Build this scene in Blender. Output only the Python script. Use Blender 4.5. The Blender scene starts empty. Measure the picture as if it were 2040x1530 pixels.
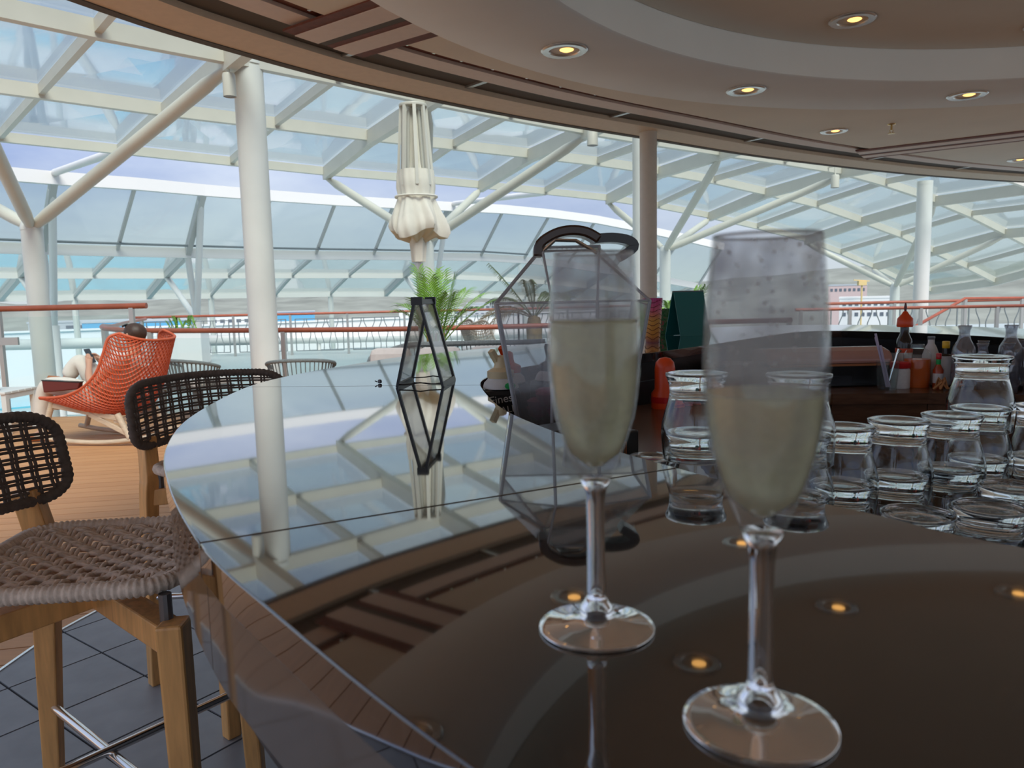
import bpy, math, random
from mathutils import Vector, Matrix, noise
random.seed(7)
PI = math.pi
scn = bpy.context.scene
col = scn.collection

# ------------------------------------------------------------------ camera
cam_d = bpy.data.cameras.new('camera')
cam = bpy.data.objects.new('camera', cam_d)
col.objects.link(cam)
cam_d.sensor_width = 36.0
cam_d.lens = 1500.0 / 2040.0 * 36.0
cam_d.clip_start, cam_d.clip_end = 0.02, 4000
P, RL = math.radians(6.5), math.radians(1.3)
fw = Vector((0, math.cos(P), -math.sin(P))); up0 = Vector((0, math.sin(P), math.cos(P))); rt0 = Vector((1, 0, 0))
rt = rt0 * math.cos(RL) - up0 * math.sin(RL)
up = up0 * math.cos(RL) + rt0 * math.sin(RL)
cam.matrix_world = Matrix(((rt.x, up.x, -fw.x, 0), (rt.y, up.y, -fw.y, 0), (rt.z, up.z, -fw.z, 1.30), (0, 0, 0, 1)))
cam_d.dof.use_dof = True
cam_d.dof.focus_distance = 1.7
cam_d.dof.aperture_fstop = 11.0
scn.camera = cam

# ------------------------------------------------------------------ sky
world = bpy.data.worlds.new('overcast_sky')
scn.world = world
world.use_nodes = True
wn = world.node_tree
wn.nodes.clear()
def N(t, kind, **kw):
    n = t.nodes.new(kind)
    for k, v in kw.items():
        setattr(n, k, v)
    return n
tc = N(wn, 'ShaderNodeTexCoord')
mp = N(wn, 'ShaderNodeMapping'); mp.inputs['Scale'].default_value = (1.0, 1.0, 2.6)
nz = N(wn, 'ShaderNodeTexNoise'); nz.inputs['Scale'].default_value = 2.3; nz.inputs['Detail'].default_value = 6; nz.inputs['Roughness'].default_value = 0.55
rp = N(wn, 'ShaderNodeValToRGB')
rp.color_ramp.elements[0].position = 0.36; rp.color_ramp.elements[0].color = (0.185, 0.25, 0.43, 1)
rp.color_ramp.elements[1].position = 0.66; rp.color_ramp.elements[1].color = (0.42, 0.475, 0.575, 1)
sx = N(wn, 'ShaderNodeSeparateXYZ')
hz = N(wn, 'ShaderNodeMapRange'); hz.inputs['From Min'].default_value = 0.0; hz.inputs['From Max'].default_value = 0.17
hz.inputs['To Min'].default_value = 0.85; hz.inputs['To Max'].default_value = 0.0
mx = N(wn, 'ShaderNodeMixRGB'); mx.inputs['Color2'].default_value = (0.385, 0.42, 0.41, 1)
bg = N(wn, 'ShaderNodeBackground'); bg.inputs['Strength'].default_value = 1.0
wo = N(wn, 'ShaderNodeOutputWorld')
wn.links.new(tc.outputs['Generated'], mp.inputs['Vector']); wn.links.new(mp.outputs[0], nz.inputs['Vector'])
wn.links.new(nz.outputs[0], rp.inputs[0]); wn.links.new(tc.outputs['Generated'], sx.inputs[0])
wn.links.new(sx.outputs['Z'], hz.inputs['Value']); wn.links.new(hz.outputs[0], mx.inputs['Fac'])
wn.links.new(rp.outputs[0], mx.inputs['Color1']); wn.links.new(mx.outputs[0], bg.inputs['Color']); wn.links.new(bg.outputs[0], wo.inputs[0])

# a weak, very soft sun behind the cloud cover
sun_d = bpy.data.lights.new('sun', 'SUN'); sun_d.energy = 2.6; sun_d.angle = math.radians(35); sun_d.color = (1.0, 0.96, 0.9)
sun = bpy.data.objects.new('sun', sun_d); col.objects.link(sun); sun.rotation_euler = (math.radians(38), math.radians(-8), math.radians(30)); sun.location = (0, 0, 30)

vs = scn.view_settings
scn.display_settings.display_device = 'sRGB'
vs.view_transform = 'Standard'; vs.look = 'None'; vs.gamma = 1.0; vs.use_curve_mapping = False
vs.exposure = 0.8
scn.cycles.use_denoising = True
scn.cycles.max_bounces = 14; scn.cycles.transmission_bounces = 14; scn.cycles.transparent_max_bounces = 32
scn.cycles.glossy_bounces = 6; scn.cycles.diffuse_bounces = 8
scn.cycles.caustics_reflective = False; scn.cycles.caustics_refractive = False
scn.cycles.sample_clamp_indirect = 6.0

# ------------------------------------------------------------------ materials
M = {}
def mat(name, color, rough=0.5, metal=0.0, ior=1.5, spec=0.5, trans=0.0, alpha=1.0, emit=None, estr=0.0, noise_amt=0.0, noise_scale=20.0, stretch=(1, 1, 1), bump=0.0, coat=0.0, obj_coord=True):
    m = bpy.data.materials.new(name); m.use_nodes = True
    t = m.node_tree; b = t.nodes['Principled BSDF']
    b.inputs['Base Color'].default_value = (*color, 1); b.inputs['Roughness'].default_value = rough
    b.inputs['Metallic'].default_value = metal; b.inputs['IOR'].default_value = ior
    b.inputs['Specular IOR Level'].default_value = spec; b.inputs['Transmission Weight'].default_value = trans
    b.inputs['Alpha'].default_value = alpha; b.inputs['Coat Weight'].default_value = coat
    if emit:
        b.inputs['Emission Color'].default_value = (*emit, 1); b.inputs['Emission Strength'].default_value = estr
    if noise_amt or bump:
        c = N(t, 'ShaderNodeTexCoord'); mp_ = N(t, 'ShaderNodeMapping'); mp_.inputs['Scale'].default_value = stretch
        n = N(t, 'ShaderNodeTexNoise'); n.inputs['Scale'].default_value = noise_scale; n.inputs['Detail'].default_value = 5
        t.links.new(c.outputs['Object'], mp_.inputs[0]); t.links.new(mp_.outputs[0], n.inputs['Vector'])
        if noise_amt:
            r = N(t, 'ShaderNodeValToRGB'); k = noise_amt
            r.color_ramp.elements[0].position = 0.3; r.color_ramp.elements[1].position = 0.7
            r.color_ramp.elements[0].color = tuple(max(0, x * (1 - k)) for x in color) + (1,)
            r.color_ramp.elements[1].color = tuple(min(1, x * (1 + k)) for x in color) + (1,)
            t.links.new(n.outputs[0], r.inputs[0]); t.links.new(r.outputs[0], b.inputs['Base Color'])
        if bump:
            bp = N(t, 'ShaderNodeBump'); bp.inputs['Strength'].default_value = bump; bp.inputs['Distance'].default_value = 0.01
            t.links.new(n.outputs[0], bp.inputs['Height']); t.links.new(bp.outputs[0], b.inputs['Normal'])
    M[name] = m
    return m

def thin_glass(name, tint, haze=0.0, haze_col=(0.8, 0.85, 0.85), rough=0.02, ior=1.45, wav=0.0):
    m = bpy.data.materials.new(name); m.use_nodes = True; t = m.node_tree; t.nodes.clear()
    o = N(t, 'ShaderNodeOutputMaterial'); tr = N(t, 'ShaderNodeBsdfTransparent'); tr.inputs[0].default_value = (*tint, 1)
    gl = N(t, 'ShaderNodeBsdfGlossy'); gl.inputs['Roughness'].default_value = rough
    lw = N(t, 'ShaderNodeLayerWeight'); lw.inputs['Blend'].default_value = 0.5
    pw = N(t, 'ShaderNodeMath', operation='POWER'); pw.inputs[1].default_value = 5.0
    f0 = ((ior - 1) / (ior + 1)) ** 2
    fr = N(t, 'ShaderNodeMath', operation='MULTIPLY_ADD'); fr.inputs[1].default_value = 1 - f0; fr.inputs[2].default_value = f0
    t.links.new(lw.outputs['Facing'], pw.inputs[0]); t.links.new(pw.outputs[0], fr.inputs[0])
    ms = N(t, 'ShaderNodeMixShader'); t.links.new(fr.outputs[0], ms.inputs[0])
    src = tr
    if haze:
        df = N(t, 'ShaderNodeBsdfDiffuse'); df.inputs[0].default_value = (*haze_col, 1)
        tl = N(t, 'ShaderNodeBsdfTranslucent'); tl.inputs[0].default_value = (*haze_col, 1)
        ad = N(t, 'ShaderNodeMixShader'); ad.inputs[0].default_value = 0.5
        t.links.new(df.outputs[0], ad.inputs[1]); t.links.new(tl.outputs[0], ad.inputs[2])
        m2 = N(t, 'ShaderNodeMixShader'); m2.inputs[0].default_value = haze
        if wav:
            c = N(t, 'ShaderNodeTexCoord'); n = N(t, 'ShaderNodeTexNoise'); n.inputs['Scale'].default_value = wav; n.inputs['Detail'].default_value = 3
            r = N(t, 'ShaderNodeMapRange'); r.inputs['From Min'].default_value = 0.35; r.inputs['From Max'].default_value = 0.7
            r.inputs['To Min'].default_value = haze * 0.4; r.inputs['To Max'].default_value = haze * 1.7
            t.links.new(c.outputs['Object'], n.inputs['Vector']); t.links.new(n.outputs[0], r.inputs['Value']); t.links.new(r.outputs[0], m2.inputs[0])
        t.links.new(tr.outputs[0], m2.inputs[1]); t.links.new(ad.outputs[0], m2.inputs[2]); src = m2
    t.links.new(src.outputs[0], ms.inputs[1]); t.links.new(gl.outputs[0], ms.inputs[2]); t.links.new(ms.outputs[0], o.inputs[0])
    M[name] = m
    return m

def solid_glass(name, color=(0.97, 0.98, 0.98), rough=0.0, ior=1.47, milk=0.0, milk_col=(0.8, 0.8, 0.78), rough_noise=0.0, nscale=300, droplets=False):
    m = bpy.data.materials.new(name); m.use_nodes = True; t = m.node_tree; t.nodes.clear()
    o = N(t, 'ShaderNodeOutputMaterial'); g = N(t, 'ShaderNodeBsdfGlass')
    g.inputs['Color'].default_value = (*color, 1); g.inputs['Roughness'].default_value = rough; g.inputs['IOR'].default_value = ior
    out = g
    c = N(t, 'ShaderNodeTexCoord')
    if rough_noise:
        n = N(t, 'ShaderNodeTexNoise'); n.inputs['Scale'].default_value = nscale; n.inputs['Detail'].default_value = 4
        t.links.new(c.outputs['Object'], n.inputs['Vector'])
        bp = N(t, 'ShaderNodeBump'); bp.inputs['Strength'].default_value = rough_noise; bp.inputs['Distance'].default_value = 0.001
        t.links.new(n.outputs[0], bp.inputs['Height']); t.links.new(bp.outputs[0], g.inputs['Normal'])
    if milk:
        d = N(t, 'ShaderNodeBsdfDiffuse'); d.inputs[0].default_value = (*milk_col, 1)
        tl = N(t, 'ShaderNodeBsdfTranslucent'); tl.inputs[0].default_value = (*milk_col, 1)
        a = N(t, 'ShaderNodeMixShader'); a.inputs[0].default_value = 0.82
        t.links.new(d.outputs[0], a.inputs[1]); t.links.new(tl.outputs[0], a.inputs[2])
        x = N(t, 'ShaderNodeMixShader'); x.inputs[0].default_value = milk
        t.links.new(g.outputs[0], x.inputs[1]); t.links.new(a.outputs[0], x.inputs[2]); out = x
        if droplets:
            n2 = N(t, 'ShaderNodeTexNoise'); n2.inputs['Scale'].default_value = 60; n2.inputs['Detail'].default_value = 6
            r = N(t, 'ShaderNodeMapRange'); r.inputs['From Min'].default_value = 0.3; r.inputs['From Max'].default_value = 0.7
            r.inputs['To Min'].default_value = milk * 0.5; r.inputs['To Max'].default_value = min(1, milk * 1.5)
            t.links.new(c.outputs['Object'], n2.inputs['Vector']); t.links.new(n2.outputs[0], r.inputs['Value']); t.links.new(r.outputs[0], x.inputs[0])
    t.links.new(out.outputs[0], o.inputs[0]); M[name] = m
    return m

mat('white_paint', (0.70, 0.70, 0.67), 0.35, noise_amt=0.03, noise_scale=3)
mat('white_paint_warm', (0.61, 0.59, 0.525), 0.4, noise_amt=0.03, noise_scale=3)
mat('white_bright', (0.72, 0.72, 0.70), 0.45)
mat('rafter_backlit_grey', (0.50, 0.51, 0.49), 0.5)  # backlit shade of the far rafters put into a grey base colour
mat('ceiling', (0.82, 0.76, 0.67), 0.8, noise_amt=0.03, noise_scale=2)
mat('ceiling_ring', (0.88, 0.88, 0.87), 0.7, noise_amt=0.03, noise_scale=2)
mat('beam_beige', (0.72, 0.58, 0.44), 0.6, noise_amt=0.04)
mat('recess_dark', (0.10, 0.085, 0.07), 0.8)
mat('slot_red', (0.16, 0.045, 0.025), 0.7, noise_amt=0.2)
mat('slat_pink', (0.74, 0.62, 0.56), 0.6, noise_amt=0.03)
mat('roof_top', (0.5, 0.5, 0.5), 0.9)
mat('col_brown', (0.60, 0.54, 0.48), 0.5, noise_amt=0.03)
mat('rail_wood', (0.33, 0.085, 0.045), 0.35, noise_amt=0.12, noise_scale=6)
mat('steel', (0.52, 0.50, 0.48), 0.32, metal=0.8)
mat('steel_bright', (0.85, 0.83, 0.80), 0.15, metal=1.0)
mat('steel_dark', (0.16, 0.16, 0.17), 0.4, metal=0.6)
mat('iron_grey', (0.20, 0.23, 0.24), 0.5, metal=0.3)
mat('teak', (0.70, 0.37, 0.13), 0.45, noise_amt=0.22, noise_scale=9, stretch=(6, 6, 0.7), coat=0.15)
mat('pale_wood', (0.58, 0.46, 0.33), 0.5, noise_amt=0.15, noise_scale=10, stretch=(1, 6, 6))
mat('rope', (0.70, 0.585, 0.49), 0.85, noise_amt=0.25, noise_scale=60, bump=0.4)
mat('rope_wrap', (0.70, 0.585, 0.49), 0.85, noise_amt=0.2, noise_scale=50, bump=0.4)
mat('rope_back_shaded', (0.13, 0.105, 0.09), 0.85, noise_amt=0.2, noise_scale=50, bump=0.3)  # darker copy of the seat rope: shade of the backlit stool backs in the colour
mat('rope_grey', (0.17, 0.19, 0.19), 0.85, noise_amt=0.2, noise_scale=60)
mat('orange_weave', (0.60, 0.115, 0.045), 0.6, noise_amt=0.1, noise_scale=30)
mat('taupe_weave', (0.30, 0.26, 0.22), 0.7, noise_amt=0.15, noise_scale=30)
mat('deck_a', (0.54, 0.27, 0.115), 0.6, noise_amt=0.08, noise_scale=5, stretch=(0.6, 8, 8))
mat('deck_b', (0.51, 0.25, 0.105), 0.6, noise_amt=0.08, noise_scale=5, stretch=(0.6, 8, 8))
mat('caulk', (0.22, 0.10, 0.05), 0.8)
mat('tile_a', (0.235, 0.24, 0.25), 0.45, noise_amt=0.12, noise_scale=9)
mat('tile_b', (0.26, 0.265, 0.275), 0.45, noise_amt=0.12, noise_scale=9)
mat('grout', (0.03, 0.03, 0.03), 0.9)
mat('deck_pale', (0.40, 0.46, 0.45), 0.6, noise_amt=0.05, noise_scale=1)
mat('lower_teal', (0.27, 0.39, 0.39), 0.35, noise_amt=0.18, noise_scale=0.35)
mat('pool_water', (0.08, 0.42, 0.55), 0.06, noise_amt=0.15, noise_scale=0.8, bump=0.15)
mat('sea', (0.20, 0.31, 0.33), 0.15, noise_amt=0.15, noise_scale=0.02)
mat('fascia', (0.12, 0.095, 0.075), 0.07, ior=1.75, noise_amt=0.1, noise_scale=5)
mat('die_black', (0.014, 0.013, 0.013), 0.25)
mat('bar_wood', (0.13, 0.062, 0.032), 0.25, noise_amt=0.3, noise_scale=8, stretch=(1, 8, 8))
mat('bar_inner', (0.010, 0.011, 0.014), 0.3)
mat('panel_grey', (0.22, 0.21, 0.20), 0.5)
mat('black_plastic', (0.012, 0.011, 0.011), 0.22)
mat('black_metal', (0.022, 0.022, 0.026), 0.35, metal=0.3)
mat('handle_brown', (0.045, 0.022, 0.014), 0.25)
mat('fabric_cream', (0.74, 0.70, 0.61), 0.9, noise_amt=0.05, noise_scale=8)
mat('fabric_tan', (0.62, 0.50, 0.34), 0.9)
mat('trouser', (0.72, 0.66, 0.58), 0.9, noise_amt=0.05, noise_scale=10)
mat('shirt', (0.80, 0.74, 0.70), 0.9)
mat('skin', (0.55, 0.30, 0.20), 0.55)
mat('hair', (0.055, 0.025, 0.014), 0.5, noise_amt=0.3, noise_scale=40, stretch=(1, 6, 1))
mat('leather_maroon', (0.13, 0.018, 0.014), 0.35)
mat('leather_tan', (0.42, 0.15, 0.05), 0.5)
mat('phone', (0.05, 0.06, 0.07), 0.15)
mat('leaf', (0.16, 0.33, 0.035), 0.5, noise_amt=0.35, noise_scale=4)
mat('leaf_dark', (0.10, 0.13, 0.05), 0.5, noise_amt=0.35, noise_scale=4)
mat('leaf_brown', (0.20, 0.15, 0.08), 0.6, noise_amt=0.3, noise_scale=4)
mat('stem_brown', (0.30, 0.20, 0.07), 0.7, noise_amt=0.3)
mat('pot_white', (0.75, 0.75, 0.72), 0.5)
mat('soil', (0.06, 0.04, 0.03), 0.9)
mat('cushion', (0.62, 0.57, 0.53), 0.9, noise_amt=0.04)
mat('bulb', (1, 0.8, 0.5), 0.5, emit=(1.0, 0.50, 0.13), estr=1.5)
mat('lamp_cup', (0.42, 0.36, 0.30), 0.35, metal=0.4)
mat('trim_nickel', (0.75, 0.72, 0.68), 0.25, metal=0.7)
mat('teal_card', (0.006, 0.14, 0.135), 0.45)
mat('orange_plastic', (0.80, 0.075, 0.01), 0.35)
mat('red_plastic', (0.62, 0.02, 0.02), 0.3)
mat('red_packet', (0.42, 0.02, 0.03), 0.35, noise_amt=0.8, noise_scale=40)
mat('magenta_flower', (0.42, 0.03, 0.16), 0.5, noise_amt=0.4, noise_scale=30)
mat('coral', (0.75, 0.09, 0.05), 0.4)
mat('cream_plastic', (0.78, 0.64, 0.40), 0.4)
mat('yellow_cap', (0.85, 0.50, 0.02), 0.4)
mat('label_white', (0.72, 0.70, 0.68), 0.6, noise_amt=0.06, noise_scale=60)
mat('label_black', (0.02, 0.018, 0.016), 0.3)
mat('green_leafmark', (0.02, 0.45, 0.10), 0.5)
mat('print_white', (0.8, 0.78, 0.72), 0.5)
mat('sauce_red', (0.45, 0.06, 0.01), 0.2)
mat('juice_orange', (0.75, 0.13, 0.012), 0.3)
mat('juice_yellow', (0.85, 0.5, 0.02), 0.3)
mat('dark_bottle', (0.02, 0.012, 0.01), 0.1)
mat('lid_pink', (0.50, 0.27, 0.22), 0.2)
mat('hill', (0.22, 0.235, 0.20), 0.9, noise_amt=0.25, noise_scale=0.03)  # distance haze is put into the hill colour, no volume
mat('quay', (0.45, 0.45, 0.44), 0.9, noise_amt=0.1, noise_scale=0.05)
mat('house_white', (0.72, 0.72, 0.70), 0.8)
mat('house_grey', (0.42, 0.45, 0.47), 0.8)
mat('house_pink', (0.55, 0.42, 0.40), 0.8)
mat('crane_yellow', (0.62, 0.46, 0.20), 0.6)
mat('container_blue', (0.10, 0.36, 0.58), 0.6)
mat('window_dark', (0.12, 0.14, 0.17), 0.2)
mat('rubber', (0.015, 0.015, 0.016), 0.5)
mat('brass', (0.6, 0.4, 0.15), 0.3, metal=0.9)
mat('straw_lilac', (0.60, 0.52, 0.66), 0.4)
mat('twine', (0.50, 0.22, 0.08), 0.7)
thin_glass('canopy_glass', (0.89, 0.935, 0.91), haze=0.035, haze_col=(0.72, 0.84, 0.84), rough=0.05, wav=0.9)
thin_glass('rail_glass', (0.94, 0.98, 0.975), haze=0.03, rough=0.02)
thin_glass('acrylic', (0.90, 0.90, 0.91), haze=0.11, haze_col=(0.7, 0.7, 0.72), rough=0.04, ior=1.6, wav=9)
thin_glass('acrylic_edge', (0.75, 0.76, 0.78), haze=0.6, haze_col=(0.95, 0.95, 0.97), rough=0.1, ior=1.8)
thin_glass('sign_sheet', (0.86, 0.85, 0.83), haze=0.12, haze_col=(0.65, 0.63, 0.6), rough=0.03, ior=1.6)
solid_glass('tumbler_glass')
solid_glass('flute_clear', (0.96, 0.955, 0.965), ior=1.49)
thin_glass('flute_frost', (0.965, 0.965, 0.97), haze=0.085, haze_col=(0.70, 0.70, 0.70), rough=0.08, ior=1.45, wav=70)
solid_glass('wine', (0.985, 0.98, 0.85), rough=0.34, ior=1.33, milk=0.55, milk_col=(0.995, 0.98, 0.74))
thin_glass('flute_fog_refraction', (0.95, 0.95, 0.955), haze=0.24, haze_col=(0.46, 0.45, 0.46), rough=0.06, ior=1.5, wav=55)  # condensation film; its grey also stands in for dark surroundings refracted by the bowl
solid_glass('droplet', milk=0.9, milk_col=(0.98, 0.97, 0.95))

thin_glass('carafe_glass', (0.86, 0.87, 0.90), haze=0.16, haze_col=(0.7, 0.7, 0.76), rough=0.03, ior=2.0, wav=40)

def granite():
    m = bpy.data.materials.new('granite'); m.use_nodes = True; t = m.node_tree; b = t.nodes['Principled BSDF']
    c = N(t, 'ShaderNodeTexCoord'); v = N(t, 'ShaderNodeTexVoronoi'); v.inputs['Scale'].default_value = 420
    n = N(t, 'ShaderNodeTexNoise'); n.inputs['Scale'].default_value = 260; n.inputs['Detail'].default_value = 3
    t.links.new(c.outputs['Object'], v.inputs['Vector']); t.links.new(c.outputs['Object'], n.inputs['Vector'])
    r = N(t, 'ShaderNodeValToRGB'); r.color_ramp.elements[0].position = 0.50; r.color_ramp.elements[0].color = (0.010, 0.009, 0.008, 1)
    r.color_ramp.elements[1].position = 0.75; r.color_ramp.elements[1].color = (0.040, 0.037, 0.034, 1)
    t.links.new(n.outputs[0], r.inputs[0]); t.links.new(r.outputs[0], b.inputs['Base Color'])
    b.inputs['Roughness'].default_value = 0.035; b.inputs['IOR'].default_value = 1.8
    b.inputs['Coat Weight'].default_value = 1.0; b.inputs['Coat Roughness'].default_value = 0.03; b.inputs['Coat IOR'].default_value = 1.5
    M['granite'] = m
granite()

def gradient_mat(name, stops, rough=0.5, bump=0.0):
    m = bpy.data.materials.new(name); m.use_nodes = True; t = m.node_tree; b = t.nodes['Principled BSDF']
    c = N(t, 'ShaderNodeTexCoord'); s = N(t, 'ShaderNodeSeparateXYZ'); r = N(t, 'ShaderNodeValToRGB')
    t.links.new(c.outputs['Generated'], s.inputs[0]); t.links.new(s.outputs['Z'], r.inputs[0]); t.links.new(r.outputs[0], b.inputs['Base Color'])
    e = r.color_ramp.elements
    while len(e) < len(stops): e.new(0.5)
    for el, (p, cc) in zip(e, stops):
        el.position = p; el.color = (*cc, 1)
    b.inputs['Roughness'].default_value = rough
    M[name] = m
gradient_mat('cup_print', [(0.0, (0.20, 0.02, 0.02)), (0.15, (0.55, 0.20, 0.02)), (0.5, (0.62, 0.28, 0.04)), (0.72, (0.55, 0.06, 0.12)), (1.0, (0.42, 0.02, 0.18))], 0.35)

def print_mat(name, a, b_, c_, scale):
    m = bpy.data.materials.new(name); m.use_nodes = True; t = m.node_tree; b = t.nodes['Principled BSDF']
    c = N(t, 'ShaderNodeTexCoord'); n = N(t, 'ShaderNodeTexNoise'); n.inputs['Scale'].default_value = scale; n.inputs['Distortion'].default_value = 2.5
    r = N(t, 'ShaderNodeValToRGB'); r.color_ramp.interpolation = 'CONSTANT'; e = r.color_ramp.elements; e.new(0.5)
    for el, p, cc in zip(e, (0.0, 0.48, 0.60), (a, b_, c_)):
        el.position = p; el.color = (*cc, 1)
    t.links.new(c.outputs['Object'], n.inputs['Vector']); t.links.new(n.outputs[0], r.inputs[0]); t.links.new(r.outputs[0], b.inputs['Base Color'])
    M[name] = m
print_mat('tropical_print', (0.04, 0.16, 0.05), (0.12, 0.22, 0.10), (0.45, 0.10, 0.10), 26)

# ------------------------------------------------------------------ mesh tools
def V(*a): return Vector(a if len(a) > 1 else a[0])

class MB:
    def __init__(s): s.v = []; s.f = []
    def add(s, vs_, fs):
        o = len(s.v); s.v += [Vector(v) for v in vs_]; s.f += [tuple(i + o for i in f) for f in fs]; return s
    def box(s, c, size, R=None):
        c = Vector(c); hx, hy, hz_ = (x / 2 for x in size)
        vs_ = [Vector((x, y, z)) for x in (-hx, hx) for y in (-hy, hy) for z in (-hz_, hz_)]
        if R is not None: vs_ = [R @ v for v in vs_]
        return s.add([c + v for v in vs_], [(0, 1, 3, 2), (4, 6, 7, 5), (0, 4, 5, 1), (2, 3, 7, 6), (0, 2, 6, 4), (1, 5, 7, 3)])
    def bar(s, p, q, w, h, upv=(0, 0, 1), w2=None, h2=None):
        p, q = Vector(p), Vector(q); d = (q - p).normalized(); u = Vector(upv)
        if abs(d.dot(u)) > 0.98: u = Vector((1, 0, 0))
        sd = d.cross(u).normalized(); uu = sd.cross(d)
        w2 = w if w2 is None else w2; h2 = h if h2 is None else h2
        vs_ = []
        for pt, ww, hh in ((p, w, h), (q, w2, h2)):
            for a, b in ((-1, -1), (1, -1), (1, 1), (-1, 1)):
                vs_.append(pt + sd * a * ww / 2 + uu * b * hh / 2)
        return s.add(vs_, [(3, 2, 1, 0), (4, 5, 6, 7), (0, 1, 5, 4), (1, 2, 6, 5), (2, 3, 7, 6), (3, 0, 4, 7)])
    def tube(s, pts, r, n=10, closed=False, cap=True):
        pts = [Vector(p) for p in pts]; m = len(pts)
        rs = r if isinstance(r, (list, tuple)) else [r] * m
        prev = None; o = len(s.v)
        for i, p in enumerate(pts):
            if closed: d = pts[(i + 1) % m] - pts[i - 1]
            else: d = pts[min(i + 1, m - 1)] - pts[max(i - 1, 0)]
            d.normalize()
            if prev is None:
                a = Vector((0, 0, 1)) if abs(d.z) < 0.9 else Vector((1, 0, 0))
                prev = d.cross(a).normalized()
            sd = (prev - d * prev.dot(d)).normalized(); prev = sd; u2 = d.cross(sd)
            for k in range(n):
                t = 2 * PI * k / n
                s.v.append(p + (sd * math.cos(t) + u2 * math.sin(t)) * rs[i])
        rng = m if closed else m - 1
        for i in range(rng):
            for k in range(n):
                a = o + i * n + k; b = o + i * n + (k + 1) % n; c = o + ((i + 1) % m) * n + (k + 1) % n; d_ = o + ((i + 1) % m) * n + k
                s.f.append((a, b, c, d_))
        if cap and not closed:
            s.f.append(tuple(o + k for k in reversed(range(n)))); s.f.append(tuple(o + (m - 1) * n + k for k in range(n)))
        return s
    def loft(s, pts, wv, hv, upv):
        """smooth rectangular bar along pts; wv/hv are widths across and along upv"""
        pts = [Vector(p) for p in pts]; n = len(pts); u = Vector(upv); o = len(s.v)
        for i, p in enumerate(pts):
            d = (pts[min(i + 1, n - 1)] - pts[max(i - 1, 0)]).normalized(); sd = d.cross(u).normalized(); uu = sd.cross(d)
            w = wv[i] if isinstance(wv, (list, tuple)) else wv; h = hv[i] if isinstance(hv, (list, tuple)) else hv
            for a, b in ((-1, -1), (1, -1), (1, 1), (-1, 1)): s.v.append(p + sd * a * w / 2 + uu * b * h / 2)
        for i in range(n - 1):
            for c in range(4): s.f.append((o + i * 4 + c, o + i * 4 + (c + 1) % 4, o + i * 4 + 4 + (c + 1) % 4, o + i * 4 + 4 + c))
        s.f += [(o + 3, o + 2, o + 1, o), tuple(o + (n - 1) * 4 + c for c in range(4))]
        return s
    def lathe(s, prof, c=(0, 0, 0), n=32, wob=None, capb=True, capt=True):
        c = Vector(c); o = len(s.v); m = len(prof)
        for i, (r, z) in enumerate(prof):
            for k in range(n):
                t = 2 * PI * k / n
                rr = r if wob is None else r * wob(t, i)
                s.v.append(c + Vector((rr * math.cos(t), rr * math.sin(t), z)))
        for i in range(m - 1):
            for k in range(n):
                s.f.append((o + i * n + k, o + i * n + (k + 1) % n, o + (i + 1) * n + (k + 1) % n, o + (i + 1) * n + k))
        if capb and prof[0][0] > 1e-6: s.f.append(tuple(o + k for k in reversed(range(n))))
        if capt and prof[-1][0] > 1e-6: s.f.append(tuple(o + (m - 1) * n + k for k in range(n)))
        return s
    def prism(s, poly, z0, z1):
        n = len(poly)
        return s.add([(x, y, z0) for x, y in poly] + [(x, y, z1) for x, y in poly],
                     [tuple(reversed(range(n))), tuple(range(n, 2 * n))] + [(i, (i + 1) % n, n + (i + 1) % n, n + i) for i in range(n)])
    def xf(s, mtx):
        s.v = [mtx @ v for v in s.v]; return s
    def build(s, name, m, parent=None, smooth=False, bevel=0.0, label=None, loc=None, weld=False):
        if loc is not None: org = Vector(loc)
        elif parent is not None:
            org = Vector((0, 0, 0)); q = parent
            while q is not None: org += q.location; q = q.parent
        else:
            xs = [v.x for v in s.v]; ys = [v.y for v in s.v]; zs = [v.z for v in s.v]
            org = Vector(((min(xs) + max(xs)) / 2, (min(ys) + max(ys)) / 2, min(zs)))
        me = bpy.data.meshes.new(name)
        me.from_pydata([v - org for v in s.v], [], s.f); me.validate(); me.update()
        me.materials.append(M[m] if isinstance(m, str) else m)
        if smooth:
            for p in me.polygons: p.use_smooth = True
            if smooth != 'all':
                me.set_sharp_from_angle(angle=math.radians(40))
        o = bpy.data.objects.new(name, me); col.objects.link(o)
        if parent is not None: o.parent = parent
        else: o.location = org
        if bevel:
            b = o.modifiers.new('bevel', 'BEVEL'); b.width = bevel; b.segments = 2; b.limit_method = 'ANGLE'
        if label: o['label'] = label
        return o

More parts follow.
